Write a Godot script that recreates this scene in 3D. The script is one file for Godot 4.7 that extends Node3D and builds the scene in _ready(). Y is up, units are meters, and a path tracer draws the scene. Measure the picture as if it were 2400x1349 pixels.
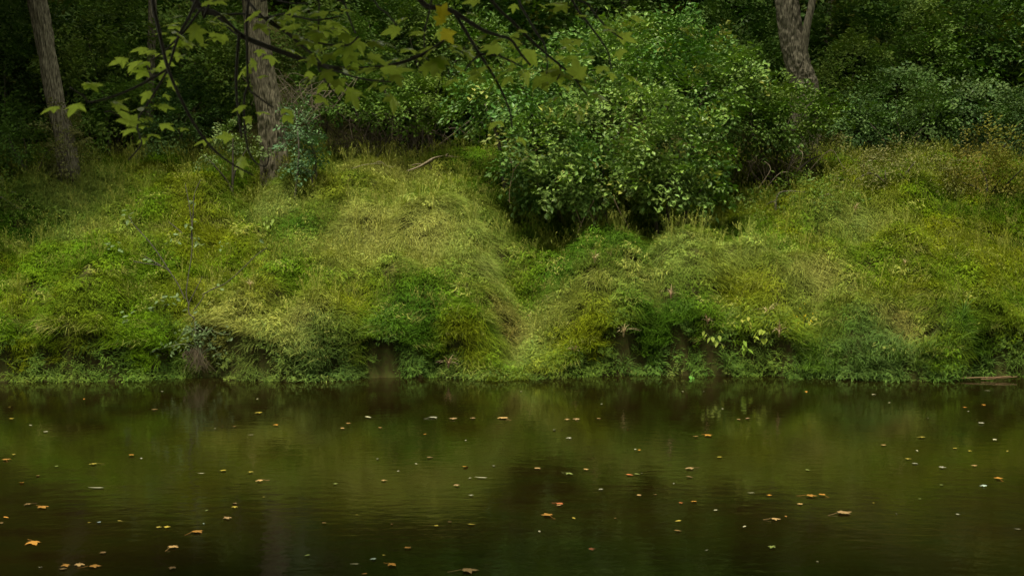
extends Node3D
# A grassy river bank with a vine covered thicket, dark woods behind it, slow murky water in front.
# Units are metres, y up. The camera stands on the near bank at the origin, 3 m above the water.

const F := 3297.0            # focal length in pixels of the 2400 pixel wide photograph
const EYE := Vector3(0, 3.0, 0)
const PITCH := -4.0

var view := Basis()
var noise_a := FastNoiseLite.new()
var noise_b := FastNoiseLite.new()
var noise_c := FastNoiseLite.new()
var taken := {}
var patches := []
var mats := {}
var leaf_meshes := {}


# ------------------------------------------------------------------ mesh collector
class MB:
	var v := PackedVector3Array()
	var n := PackedVector3Array()
	var c := PackedColorArray()      # one colour a corner, when painted
	var paint := Color.WHITE
	var painted := false
	func stroke(r: RandomNumberGenerator, spread: float, warm: float) -> void:
		painted = true
		var k := r.randf_range(1.0 - spread, 1.0 + spread)
		var w := r.randf_range(-warm, warm)
		paint = Color(k * (1.0 + w), k, k * (1.0 - w))
	func tri(p0: Vector3, p1: Vector3, p2: Vector3) -> void:
		var k := (p2 - p0).cross(p1 - p0).normalized()
		v.append(p0); v.append(p1); v.append(p2)
		n.append(k); n.append(k); n.append(k)
		if painted:
			c.append(paint); c.append(paint); c.append(paint)
	func tri_n(a: Vector3, b: Vector3, c: Vector3, na: Vector3, nb: Vector3, nc: Vector3) -> void:
		if (c - a).cross(b - a).dot(na + nb + nc) < 0.0:
			v.append(a); v.append(c); v.append(b)
			n.append(na); n.append(nc); n.append(nb)
		else:
			v.append(a); v.append(b); v.append(c)
			n.append(na); n.append(nb); n.append(nc)
	# a simple leaf, folded along its midrib and drooping to the tip
	func leaf(base: Vector3, dir: Vector3, up: Vector3, l: float, w: float, fold: float, droop := 0.12) -> void:
		dir = dir.normalized()
		var side := dir.cross(up).normalized()
		var nr := side.cross(dir).normalized()
		var m1 := base + dir * l * 0.3 - nr * fold * w * 0.5
		var m2 := base + dir * l * 0.65 - nr * (fold * w * 0.45 + droop * l * 0.35)
		var tip := base + dir * l - nr * droop * l
		var l1 := base + dir * l * 0.28 - side * w * 0.48
		var r1 := base + dir * l * 0.28 + side * w * 0.48
		var l2 := base + dir * l * 0.62 - side * w * 0.36 - nr * droop * l * 0.3
		var r2 := base + dir * l * 0.62 + side * w * 0.36 - nr * droop * l * 0.3
		tri(base, l1, m1); tri(base, m1, r1)
		tri(m1, l1, l2); tri(m1, l2, m2); tri(m1, m2, r2); tri(m1, r2, r1)
		tri(m2, l2, tip); tri(m2, tip, r2)
	# two triangles a side, for leaves a few pixels long
	func small_leaf(base: Vector3, dir: Vector3, up: Vector3, l: float, w: float, fold: float) -> void:
		dir = dir.normalized()
		var side := dir.cross(up).normalized()
		var nr := side.cross(dir).normalized()
		var m := base + dir * l * 0.45 - nr * fold * w * 0.5
		var a := base + dir * l * 0.42 - side * w * 0.5
		var b := base + dir * l * 0.42 + side * w * 0.5
		var tip := base + dir * l - nr * l * 0.14
		tri(base, a, m); tri(m, a, tip); tri(base, m, b); tri(m, tip, b)
	func ribbon(p: PackedVector3Array, w: float, side: Vector3) -> void:
		for i in p.size() - 1:
			var t0 := float(i) / (p.size() - 1)
			var t1 := float(i + 1) / (p.size() - 1)
			var w0 := w * (1.0 - t0 * t0) * 0.5
			var w1 := w * (1.0 - t1 * t1) * 0.5
			tri(p[i] - side * w0, p[i] + side * w0, p[i + 1] - side * w1)
			if i < p.size() - 2:
				tri(p[i] + side * w0, p[i + 1] + side * w1, p[i + 1] - side * w1)
	func tube(p: PackedVector3Array, r0: float, r1: float, sides := 5) -> void:
		var rings := []
		var normals := []
		for i in p.size():
			var t: Vector3 = (p[mini(i + 1, p.size() - 1)] - p[maxi(i - 1, 0)]).normalized()
			var a := t.cross(Vector3(0.31, 0.17, 0.93)).normalized()
			var b := t.cross(a).normalized()
			var r := lerpf(r0, r1, float(i) / maxi(1, p.size() - 1))
			var ring := PackedVector3Array()
			var rn := PackedVector3Array()
			for k in sides:
				var ang := TAU * k / sides
				var o := a * cos(ang) + b * sin(ang)
				ring.append(p[i] + o * r)
				rn.append(o)
			rings.append(ring)
			normals.append(rn)
		for i in p.size() - 1:
			for k in sides:
				var q := (k + 1) % sides
				tri_n(rings[i][k], rings[i][q], rings[i + 1][k], normals[i][k], normals[i][q], normals[i + 1][k])
				tri_n(rings[i][q], rings[i + 1][q], rings[i + 1][k], normals[i][q], normals[i + 1][q], normals[i + 1][k])
		var e := p.size() - 1
		for k in range(1, sides - 1):
			tri(rings[e][0], rings[e][k], rings[e][k + 1])
			tri(rings[0][0], rings[0][k + 1], rings[0][k])
	func mesh() -> ArrayMesh:
		var a := []
		a.resize(Mesh.ARRAY_MAX)
		a[Mesh.ARRAY_VERTEX] = v
		a[Mesh.ARRAY_NORMAL] = n
		if painted:
			a[Mesh.ARRAY_COLOR] = c
		var m := ArrayMesh.new()
		m.add_surface_from_arrays(Mesh.PRIMITIVE_TRIANGLES, a)
		return m


# ------------------------------------------------------------------ helpers
func rng_of(s: int) -> RandomNumberGenerator:
	var r := RandomNumberGenerator.new()
	r.seed = s * 7919 + 13
	return r

func numbered(called: String) -> String:
	if not taken.has(called):
		taken[called] = 0
		return called
	taken[called] += 1
	return "%s_%03d" % [called, taken[called]]

func tag(o: Node, label: String, category := "", group := "", kind := "") -> Node:
	if label: o.set_meta("label", label)
	if category: o.set_meta("category", category)
	if group: o.set_meta("group", group)
	if kind: o.set_meta("kind", kind)
	return o

func thing(called: String, label: String, category: String, at := Vector3.ZERO, group := "") -> Node3D:
	var o := Node3D.new()
	o.name = numbered(called)
	add_child(o)
	o.position = at
	tag(o, label, category, group)
	return o

# one mesh; parts under a parent may share a name
func put(called: String, m: Mesh, mat: Material, parent: Node = self, at := Transform3D()) -> MeshInstance3D:
	var o := MeshInstance3D.new()
	o.name = numbered(called) if parent == self else called
	o.mesh = m
	o.material_override = mat
	o.transform = at
	parent.add_child(o, true)
	return o

func scatter(called: String, m: Mesh, mat: Material, xf: Array, cols: PackedColorArray, parent: Node = self) -> MultiMeshInstance3D:
	var mm := MultiMesh.new()
	mm.transform_format = MultiMesh.TRANSFORM_3D
	mm.use_colors = true
	mm.mesh = m
	mm.instance_count = xf.size()
	for i in xf.size():
		mm.set_instance_transform(i, xf[i])
		mm.set_instance_color(i, cols[i])
	var o := MultiMeshInstance3D.new()
	o.name = numbered(called) if parent == self else called
	o.multimesh = mm
	o.material_override = mat
	parent.add_child(o, true)
	o.set_meta("kind", "stuff")
	return o

func at(px: float, py: float, depth: float) -> Vector3:
	var d := view * Vector3((px - 1200.0) / F, (674.5 - py) / F, -1.0)
	return EYE + d * (depth / -d.z)

# where the line of sight through a point of the photograph meets the ground
func on_ground(px: float, py: float) -> Vector3:
	var d := view * Vector3((px - 1200.0) / F, (674.5 - py) / F, -1.0)
	d /= -d.z
	var t := 20.0
	while t < 60.0:
		var p := EYE + d * t
		if height(p.x, p.z) > p.y:
			break
		t += 0.05
	return EYE + d * t

func lin(r: float, g: float, b: float) -> Color:
	return Color(r, g, b).linear_to_srgb()

func smooth_path(pts: Array, per := 5) -> PackedVector3Array:
	var out := PackedVector3Array()
	for i in pts.size() - 1:
		var a: Vector3 = pts[maxi(i - 1, 0)]
		var b: Vector3 = pts[i]
		var c: Vector3 = pts[i + 1]
		var d: Vector3 = pts[mini(i + 2, pts.size() - 1)]
		for k in per:
			out.append(b.cubic_interpolate(c, a, d, float(k) / per))
	out.append(pts[pts.size() - 1])
	return out

func material(key: String, c: Color, rough := 0.6, back := Color.BLACK, spec := 0.5) -> StandardMaterial3D:
	if mats.has(key):
		return mats[key]
	var m := StandardMaterial3D.new()
	m.resource_name = key
	m.albedo_color = c
	m.roughness = rough
	m.metallic_specular = spec
	m.cull_mode = BaseMaterial3D.CULL_DISABLED
	if back != Color.BLACK:
		m.backlight_enabled = true
		m.backlight = back
	mats[key] = m
	return m

func tinted(key: String, rough: float, back: Color, spec := 0.5) -> StandardMaterial3D:
	var m := material(key, Color.WHITE, rough, back, spec)
	m.vertex_color_use_as_albedo = true
	return m

func noise_texture(freq: float, seed_: int, colors: Array, stops: Array, size := 512, kind := FastNoiseLite.TYPE_SIMPLEX_SMOOTH) -> NoiseTexture2D:
	var n := FastNoiseLite.new()
	n.seed = seed_
	n.noise_type = kind
	n.frequency = freq
	n.fractal_octaves = 5
	var t := NoiseTexture2D.new()
	t.width = size
	t.height = size
	t.seamless = true
	t.noise = n
	var g := Gradient.new()
	g.offsets = PackedFloat32Array(stops)
	g.colors = PackedColorArray(colors)
	t.color_ramp = g
	return t


# ------------------------------------------------------------------ the lie of the land
const SHORE := [[-60.0, -22.0], [-9.0, -21.8], [-6.0, -21.9], [-5.3, -22.35], [-4.8, -22.4], [-4.3, -22.0], [-3.3, -21.9], [-2.0, -22.35], [-0.9, -22.3], [-0.2, -21.95], [0.5, -22.1], [1.2, -22.5], [2.2, -22.65], [4.0, -22.55], [4.8, -22.2], [5.6, -21.95], [6.9, -21.85], [7.5, -22.5], [9.0, -22.4], [60.0, -22.2]]
# how steep and high the bank stands at the water
const FACE := [[-60.0, 0.75], [-8.0, 0.7], [-5.6, 0.8], [-5.0, 0.95], [-4.2, 0.75], [-2.6, 0.6], [-1.5, 0.85], [-0.7, 0.75], [-0.1, 0.15], [0.45, 0.3], [1.3, 0.75], [2.4, 1.0], [4.2, 0.95], [5.0, 0.5], [6.4, 0.35], [7.2, 0.8], [60.0, 0.8]]
const GULLY := [[-0.10, 0.2, 0.30, 0.35], [-0.05, 1.0, 0.42, 0.42], [0.25, 2.0, 0.48, 0.45], [0.05, 2.8, 0.45, 0.42], [-0.45, 3.7, 0.36, 0.36], [-0.9, 4.6, 0.18, 0.35]]
const BUMPS := [  # x, z, radius across, radius in depth, height
	[3.4, -24.5, 2.1, 1.0, 0.34], [1.2, -24.0, 0.8, 0.6, 0.15], [-1.75, -23.6, 0.8, 0.75, 0.30], [-1.9, -26.0, 1.3, 1.2, 0.32], [-3.6, -23.9, 0.9, 0.7, 0.14],
	[-4.9, -24.6, 0.9, 0.9, -0.18], [-6.9, -24.1, 1.1, 0.8, 0.18], [-6.3, -26.6, 1.3, 0.7, 0.22], [-3.7, -27.6, 1.2, 0.5, 0.2], [2.2, -26.9, 2.2, 0.9, -0.38], [5.2, -26.6, 1.3, 0.7, 0.18],
	[6.6, -24.6, 1.3, 0.8, 0.22], [7.6, -27.2, 1.2, 0.8, 0.25], [7.0, -23.2, 0.7, 0.5, 0.12], [-8.2, -26.5, 0.9, 0.9, -0.25], [-3.0, -25.3, 0.7, 0.8, -0.16]]

func along(table: Array, x: float) -> float:
	for i in table.size() - 1:
		if x < table[i + 1][0]:
			var t: float = clampf((x - table[i][0]) / (table[i + 1][0] - table[i][0]), 0, 1)
			t = t * t * (3.0 - 2.0 * t)
			return lerpf(table[i][1], table[i + 1][1], t)
	return table[table.size() - 1][1]

func shore(x: float) -> float:
	return along(SHORE, x) + noise_b.get_noise_2d(x * 9.0, 3.0) * 0.12

func height(x: float, z: float) -> float:
	var d := shore(x) - z
	if d < 0.0:
		return maxf(-0.9, d * 0.5 - 0.03)
	var ragged := noise_c.get_noise_2d(x * 0.9, 31.0)
	var face := along(FACE, x) * (0.95 + ragged * 0.6)
	var h := -0.03 + face * smoothstep(0.03, 0.34 + maxf(-0.12, noise_c.get_noise_2d(x * 1.1 + 80.0, 5.0)) * 0.8, d + noise_b.get_noise_2d(x * 4.0, z * 3.0) * 0.08)
	var t := clampf((d - 0.3) / 6.7, 0.0, 1.0)
	h += (3.45 - face) * (t * 1.12 - t * t * 0.12)
	if d > 7.0:
		h += (d - 7.0) * 0.05
	if d > 11.0:
		h += pow(d - 11.0, 1.25) * 0.26
	if d < 10.0 and absf(x) < 11.0:
		for b in BUMPS:
			var u: float = (x - b[0]) / b[2]
			var w: float = (z - b[1]) / b[3]
			var q := u * u + w * w
			if q < 5.0:
				h += 1.5 * b[4] * exp(-q * 1.2)
		if absf(x) < 2.6 and d < 6.0:
			for i in GULLY.size() - 1:
				if d >= GULLY[i][1] and d < GULLY[i + 1][1]:
					var k: float = (d - GULLY[i][1]) / (GULLY[i + 1][1] - GULLY[i][1])
					var gx := lerpf(GULLY[i][0], GULLY[i + 1][0], k)
					var gd := lerpf(GULLY[i][2], GULLY[i + 1][2], k)
					var gw := lerpf(GULLY[i][3], GULLY[i + 1][3], k)
					var e := (x - gx) / gw
					h -= 1.1 * gd * exp(-e * e)
	# lumps of matted growth, drawn out down the slope
	var f := smoothstep(0.1, 1.2, d) * (1.0 - 0.6 * smoothstep(8.0, 11.0, d))
	h += f * (absf(noise_a.get_noise_2d(x * 1.0 + z * 0.35, z * 0.62)) * 0.42 - 0.10)
	h += f * noise_b.get_noise_2d(x * 1.2, z * 1.0) * 0.12
	return maxf(h, -0.02 + 0.1 * minf(d, 0.5))

func slope(x: float, z: float) -> Vector3:
	var e := 0.06
	var hx := height(x + e, z) - height(x - e, z)
	var hz := height(x, z + e) - height(x, z - e)
	return Vector3(-hx, 2.0 * e, -hz).normalized()


# ------------------------------------------------------------------ start
func _ready() -> void:
	view = Basis(Vector3.RIGHT, deg_to_rad(PITCH))
	noise_a.seed = 5; noise_a.frequency = 0.42; noise_a.fractal_octaves = 1
	noise_b.seed = 11; noise_b.frequency = 0.55; noise_b.fractal_octaves = 3
	noise_c.seed = 23; noise_c.frequency = 0.9; noise_c.fractal_octaves = 3
	camera_and_light()
	leaf_shapes()
	terrain()
	river()
	grass()
	woods()
	trees()
	thicket()
	shrubs()
	near_tree()
	bank_plants()
	floating_leaves()


func camera_and_light() -> void:
	var cam := Camera3D.new()
	cam.name = "camera"
	cam.position = EYE
	cam.rotation_degrees = Vector3(PITCH, 0, 0)
	cam.near = 0.1
	cam.far = 400.0
	var lens := CameraAttributesPhysical.new()
	lens.frustum_focal_length = 58.65
	lens.frustum_focus_distance = 25.0
	lens.exposure_aperture = 5.6
	lens.frustum_near = 0.1
	lens.frustum_far = 400.0
	cam.attributes = lens
	cam.fov = 23.12
	add_child(cam)
	cam.current = true
	var e := Environment.new()
	e.background_mode = Environment.BG_SKY
	var sky := Sky.new()
	var sm := ProceduralSkyMaterial.new()
	sm.sky_top_color = Color(0.87, 0.88, 0.78)
	sm.sky_horizon_color = Color(0.89, 0.89, 0.78)
	sm.sky_curve = 0.2
	sm.ground_bottom_color = Color(0.12, 0.12, 0.08)
	sm.ground_horizon_color = Color(0.3, 0.3, 0.25)
	sky.sky_material = sm
	e.sky = sky
	e.background_energy_multiplier = 0.8
	e.tonemap_mode = Environment.TONE_MAPPER_LINEAR
	e.tonemap_exposure = 2.35
	e.sdfgi_enabled = true
	e.ssao_enabled = true
	e.ssil_enabled = true
	var w := WorldEnvironment.new()
	w.name = "environment"
	w.environment = e
	add_child(w)
	var sun := DirectionalLight3D.new()
	sun.name = "sun"
	sun.light_energy = 1.2
	sun.light_angular_distance = 14.0
	sun.light_color = Color(1.0, 0.97, 0.86)
	sun.shadow_enabled = true
	sun.rotation_degrees = Vector3(-77, -35, 0)
	add_child(sun)


# ------------------------------------------------------------------ shared leaf shapes
func leaf_shapes() -> void:
	var r := rng_of(1)
	# a twig with small oval leaves, one unit long
	for kind in 2:
		var m := MB.new()
		var n := 22 if kind == 0 else 16
		for i in n:
			var t := float(i) / (n - 1)
			var s := 1.0 if i % 2 == 0 else -1.0
			m.stroke(r, 0.28, 0.14)
			var base := Vector3(r.randfn(0, 0.24), r.randfn(0, 0.16) - t * t * 0.18, -t)
			var dir := Vector3(s * r.randf_range(0.4, 1.1), r.randf_range(-0.5, 0.35), -r.randf_range(0.2, 0.9))
			var up := Vector3(r.randf_range(-0.6, 0.6), 1.0, r.randf_range(-0.3, 0.7))
			var l := r.randf_range(0.15, 0.34)
			m.small_leaf(base, dir, up, l, l * (0.56 if kind == 0 else 0.42), 0.35)
		leaf_meshes["twig%d" % kind] = m.mesh()
	# single oval leaf, base at the origin, pointing along -z
	var o := MB.new()
	o.leaf(Vector3.ZERO, Vector3(0, 0, -1), Vector3.UP, 1.0, 0.58, 0.3)
	leaf_meshes["oval"] = o.mesh()
	var o2 := MB.new()
	o2.leaf(Vector3.ZERO, Vector3(0, 0, -1), Vector3.UP, 1.0, 0.36, 0.35, 0.25)
	leaf_meshes["lance"] = o2.mesh()
	for i in 4:
		leaf_meshes["lobed%d" % i] = lobed_leaf(20 + i, 0.10 + 0.05 * i)
		leaf_meshes["flat%d" % i] = lobed_leaf(40 + i, 0.03 + 0.02 * i)

# a five lobed leaf (sycamore, maple), one unit wide, stalk end at the origin, blade along -z
func lobed_leaf(s: int, curl: float) -> ArrayMesh:
	var r := rng_of(s)
	var m := MB.new()
	var lobes := [-2.15, -1.15, 0.0, 1.15, 2.15]
	var reach := [0.34, 0.52, 0.66, 0.52, 0.34]
	var c := Vector3(0, 0, -0.34)
	var rim := PackedVector3Array()
	rim.append(Vector3(0, 0, -0.02))
	for i in 5:
		var a: float = lobes[i] + r.randf_range(-0.1, 0.1)
		var q: float = reach[i] * r.randf_range(0.9, 1.1)
		for k in [[-0.34, 0.66], [-0.15, 0.82], [0.0, 1.0], [0.15, 0.82], [0.34, 0.66]]:
			var b: float = a + k[0]
			var p: Vector3 = c + Vector3(sin(b), 0, -cos(b)) * q * k[1]
			rim.append(p)
		if i < 4:
			var b2: float = (lobes[i] + lobes[i + 1]) * 0.5
			rim.append(c + Vector3(sin(b2), 0, -cos(b2)) * 0.30)
	for i in rim.size():
		var p := rim[i]
		var d := Vector2(p.x, p.z + 0.34).length()
		rim[i].y = -curl * d * d * 2.2 + r.randf_range(-0.02, 0.02) - absf(p.x) * curl * 0.3
	c.y = 0.02
	for i in rim.size():
		m.tri(c, rim[i], rim[(i + 1) % rim.size()])
	return m.mesh()


# ------------------------------------------------------------------ ground and water
func terrain() -> void:
	var xs := PackedFloat32Array()
	var x := -50.0
	while x <= 50.0:
		xs.append(x)
		x += 0.12 if absf(x) < 12.0 else 1.0
	var zs := PackedFloat32Array()
	var z := -20.5
	while z >= -80.0:
		zs.append(z)
		z -= 0.07 if z > -23.6 else (0.14 if z > -31.0 else 1.2)
	var st := SurfaceTool.new()
	st.begin(Mesh.PRIMITIVE_TRIANGLES)
	for j in zs.size():
		for i in xs.size():
			st.add_vertex(Vector3(xs[i], height(xs[i], zs[j]), zs[j]))
	var w := xs.size()
	for j in zs.size() - 1:
		for i in w - 1:
			var a := j * w + i
			for k in [a, a + w, a + 1, a + 1, a + w, a + w + 1]:
				st.add_index(k)
	st.generate_normals()
	var m := StandardMaterial3D.new()
	m.resource_name = "soil"
	m.albedo_texture = noise_texture(0.02, 3, [Color(0.13, 0.115, 0.06), Color(0.19, 0.18, 0.08), Color(0.17, 0.20, 0.07), Color(0.24, 0.22, 0.11)], [0.0, 0.45, 0.6, 1.0])
	m.uv1_triplanar = true
	m.uv1_world_triplanar = true
	m.uv1_scale = Vector3(0.7, 0.7, 0.7)
	m.roughness = 0.95
	m.metallic_specular = 0.2
	var o := put("river_bank", st.commit(), m)
	tag(o, "earth of the far river bank and the wooded hillside behind it", "ground", "", "structure")
	# the near bank, under and behind the camera
	var nb := SurfaceTool.new()
	nb.begin(Mesh.PRIMITIVE_TRIANGLES)
	var prof := [[-5.5, -0.8], [-3.2, -0.05], [-1.8, 0.8], [-0.6, 1.3], [2.0, 1.4], [8.0, 2.2], [45.0, 5.0]]
	for p in prof:
		for i in 51:
			var xx := -50.0 + i * 2.0
			nb.add_vertex(Vector3(xx, p[1] + noise_b.get_noise_2d(xx, p[0]) * 0.15, p[0]))
	for j in prof.size() - 1:
		for i in 50:
			var a := j * 51 + i
			for k in [a, a + 1, a + 51, a + 1, a + 52, a + 51]:
				nb.add_index(k)
	nb.generate_normals()
	tag(put("near_bank", nb.commit(), m), "earth of the near river bank below the camera", "ground", "", "structure")


func river() -> void:
	var m := StandardMaterial3D.new()
	m.resource_name = "murky_water"
	m.albedo_texture = noise_texture(0.006, 9, [lin(0.006, 0.004, 0.001), lin(0.007, 0.006, 0.001), lin(0.006, 0.006, 0.001)], [0.2, 0.5, 0.8])
	m.roughness = 0.055
	m.metallic_specular = 0.5
	var n := FastNoiseLite.new()
	n.seed = 77
	n.noise_type = FastNoiseLite.TYPE_SIMPLEX_SMOOTH
	n.frequency = 0.012
	n.fractal_octaves = 4
	n.fractal_gain = 0.55
	var t := NoiseTexture2D.new()
	t.width = 1024
	t.height = 1024
	t.seamless = true
	t.as_normal_map = true
	t.bump_strength = 1.4
	t.noise = n
	m.normal_enabled = true
	m.normal_texture = t
	m.normal_scale = 0.35
	m.uv1_scale = Vector3(22, 9, 1)
	var p := PlaneMesh.new()
	p.size = Vector2(110, 24)
	var o := put("river", p, m, self, Transform3D(Basis(), Vector3(0, 0, -13.5)))
	tag(o, "slow murky olive brown river", "river", "", "structure")


# ------------------------------------------------------------------ grass of the bank
const GREEN := Vector3(0.078, 0.145, 0.005)
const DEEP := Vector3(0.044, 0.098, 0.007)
const YELLOW := Vector3(0.150, 0.178, 0.006)
const STRAW := Vector3(0.295, 0.305, 0.075)
const PALE := Vector3(0.215, 0.270, 0.060)
const BROWN := Vector3(0.175, 0.140, 0.040)
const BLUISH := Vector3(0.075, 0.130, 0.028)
const OLIVE := Vector3(0.122, 0.140, 0.008)

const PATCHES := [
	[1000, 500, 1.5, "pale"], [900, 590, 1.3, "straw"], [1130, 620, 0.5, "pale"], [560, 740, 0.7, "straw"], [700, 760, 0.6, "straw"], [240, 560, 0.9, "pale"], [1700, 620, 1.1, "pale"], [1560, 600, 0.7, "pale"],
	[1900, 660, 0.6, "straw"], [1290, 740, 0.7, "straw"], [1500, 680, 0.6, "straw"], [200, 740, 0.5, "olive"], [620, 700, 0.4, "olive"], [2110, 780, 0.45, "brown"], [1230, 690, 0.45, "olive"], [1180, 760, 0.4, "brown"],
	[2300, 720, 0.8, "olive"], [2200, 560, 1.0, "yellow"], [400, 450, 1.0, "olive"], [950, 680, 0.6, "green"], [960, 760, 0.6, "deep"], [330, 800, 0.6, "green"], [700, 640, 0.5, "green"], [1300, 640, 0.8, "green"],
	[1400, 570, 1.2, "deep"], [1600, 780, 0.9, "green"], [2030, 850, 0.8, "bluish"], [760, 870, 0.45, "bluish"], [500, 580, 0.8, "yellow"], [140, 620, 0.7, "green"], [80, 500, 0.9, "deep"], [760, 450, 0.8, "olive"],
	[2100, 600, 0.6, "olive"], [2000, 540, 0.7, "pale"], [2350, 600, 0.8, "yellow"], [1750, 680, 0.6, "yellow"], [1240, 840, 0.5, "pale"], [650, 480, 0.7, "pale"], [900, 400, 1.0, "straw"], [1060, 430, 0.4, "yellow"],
	[160, 430, 0.9, "pale"], [450, 700, 0.6, "olive"], [2250, 450, 0.8, "olive"], [1850, 470, 1.0, "olive"], [1350, 800, 0.5, "yellow"], [830, 720, 0.5, "yellow"], [700, 520, 0.7, "deep"], [50, 530, 0.8, "deep"], [940, 750, 0.6, "deep"], [1560, 790, 0.7, "deep"], [2280, 840, 0.6, "deep"], [330, 480, 0.6, "green"], [300, 640, 0.6, "green"], [2060, 620, 0.4, "green"]]  # some deep patches here paint the shade of overhanging grass into the hollows

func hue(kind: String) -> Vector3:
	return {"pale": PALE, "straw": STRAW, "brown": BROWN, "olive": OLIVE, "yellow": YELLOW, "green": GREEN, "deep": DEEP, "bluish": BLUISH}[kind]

# (colour, how much of fine dry grass stands there)
func grass_hue(x: float, z: float, r: RandomNumberGenerator) -> Array:
	var n1 := noise_c.get_noise_2d(x * 0.9 + 40.0, z * 1.1)
	var n2 := noise_b.get_noise_2d(x * 1.1 - 70.0, z * 1.4 + 9.0)
	var c := GREEN.lerp(YELLOW, smoothstep(0.0, 0.55, n1)).lerp(DEEP, smoothstep(0.05, 0.45, -n1) * 0.6).lerp(OLIVE, smoothstep(0.1, 0.4, n2) * 0.7)
	var dry := clampf(0.62 + n2 * 1.1, 0.0, 1.0)
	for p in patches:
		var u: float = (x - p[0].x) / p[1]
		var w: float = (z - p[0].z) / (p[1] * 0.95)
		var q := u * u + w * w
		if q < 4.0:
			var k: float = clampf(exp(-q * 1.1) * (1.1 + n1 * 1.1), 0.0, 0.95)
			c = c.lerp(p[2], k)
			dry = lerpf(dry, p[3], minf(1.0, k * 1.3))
	c *= r.randf_range(0.55, 1.4)
	if r.randf() < 0.06:
		c = c.lerp(STRAW, 0.7)
	return [Color(c.x, c.y, c.z), dry]

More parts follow.
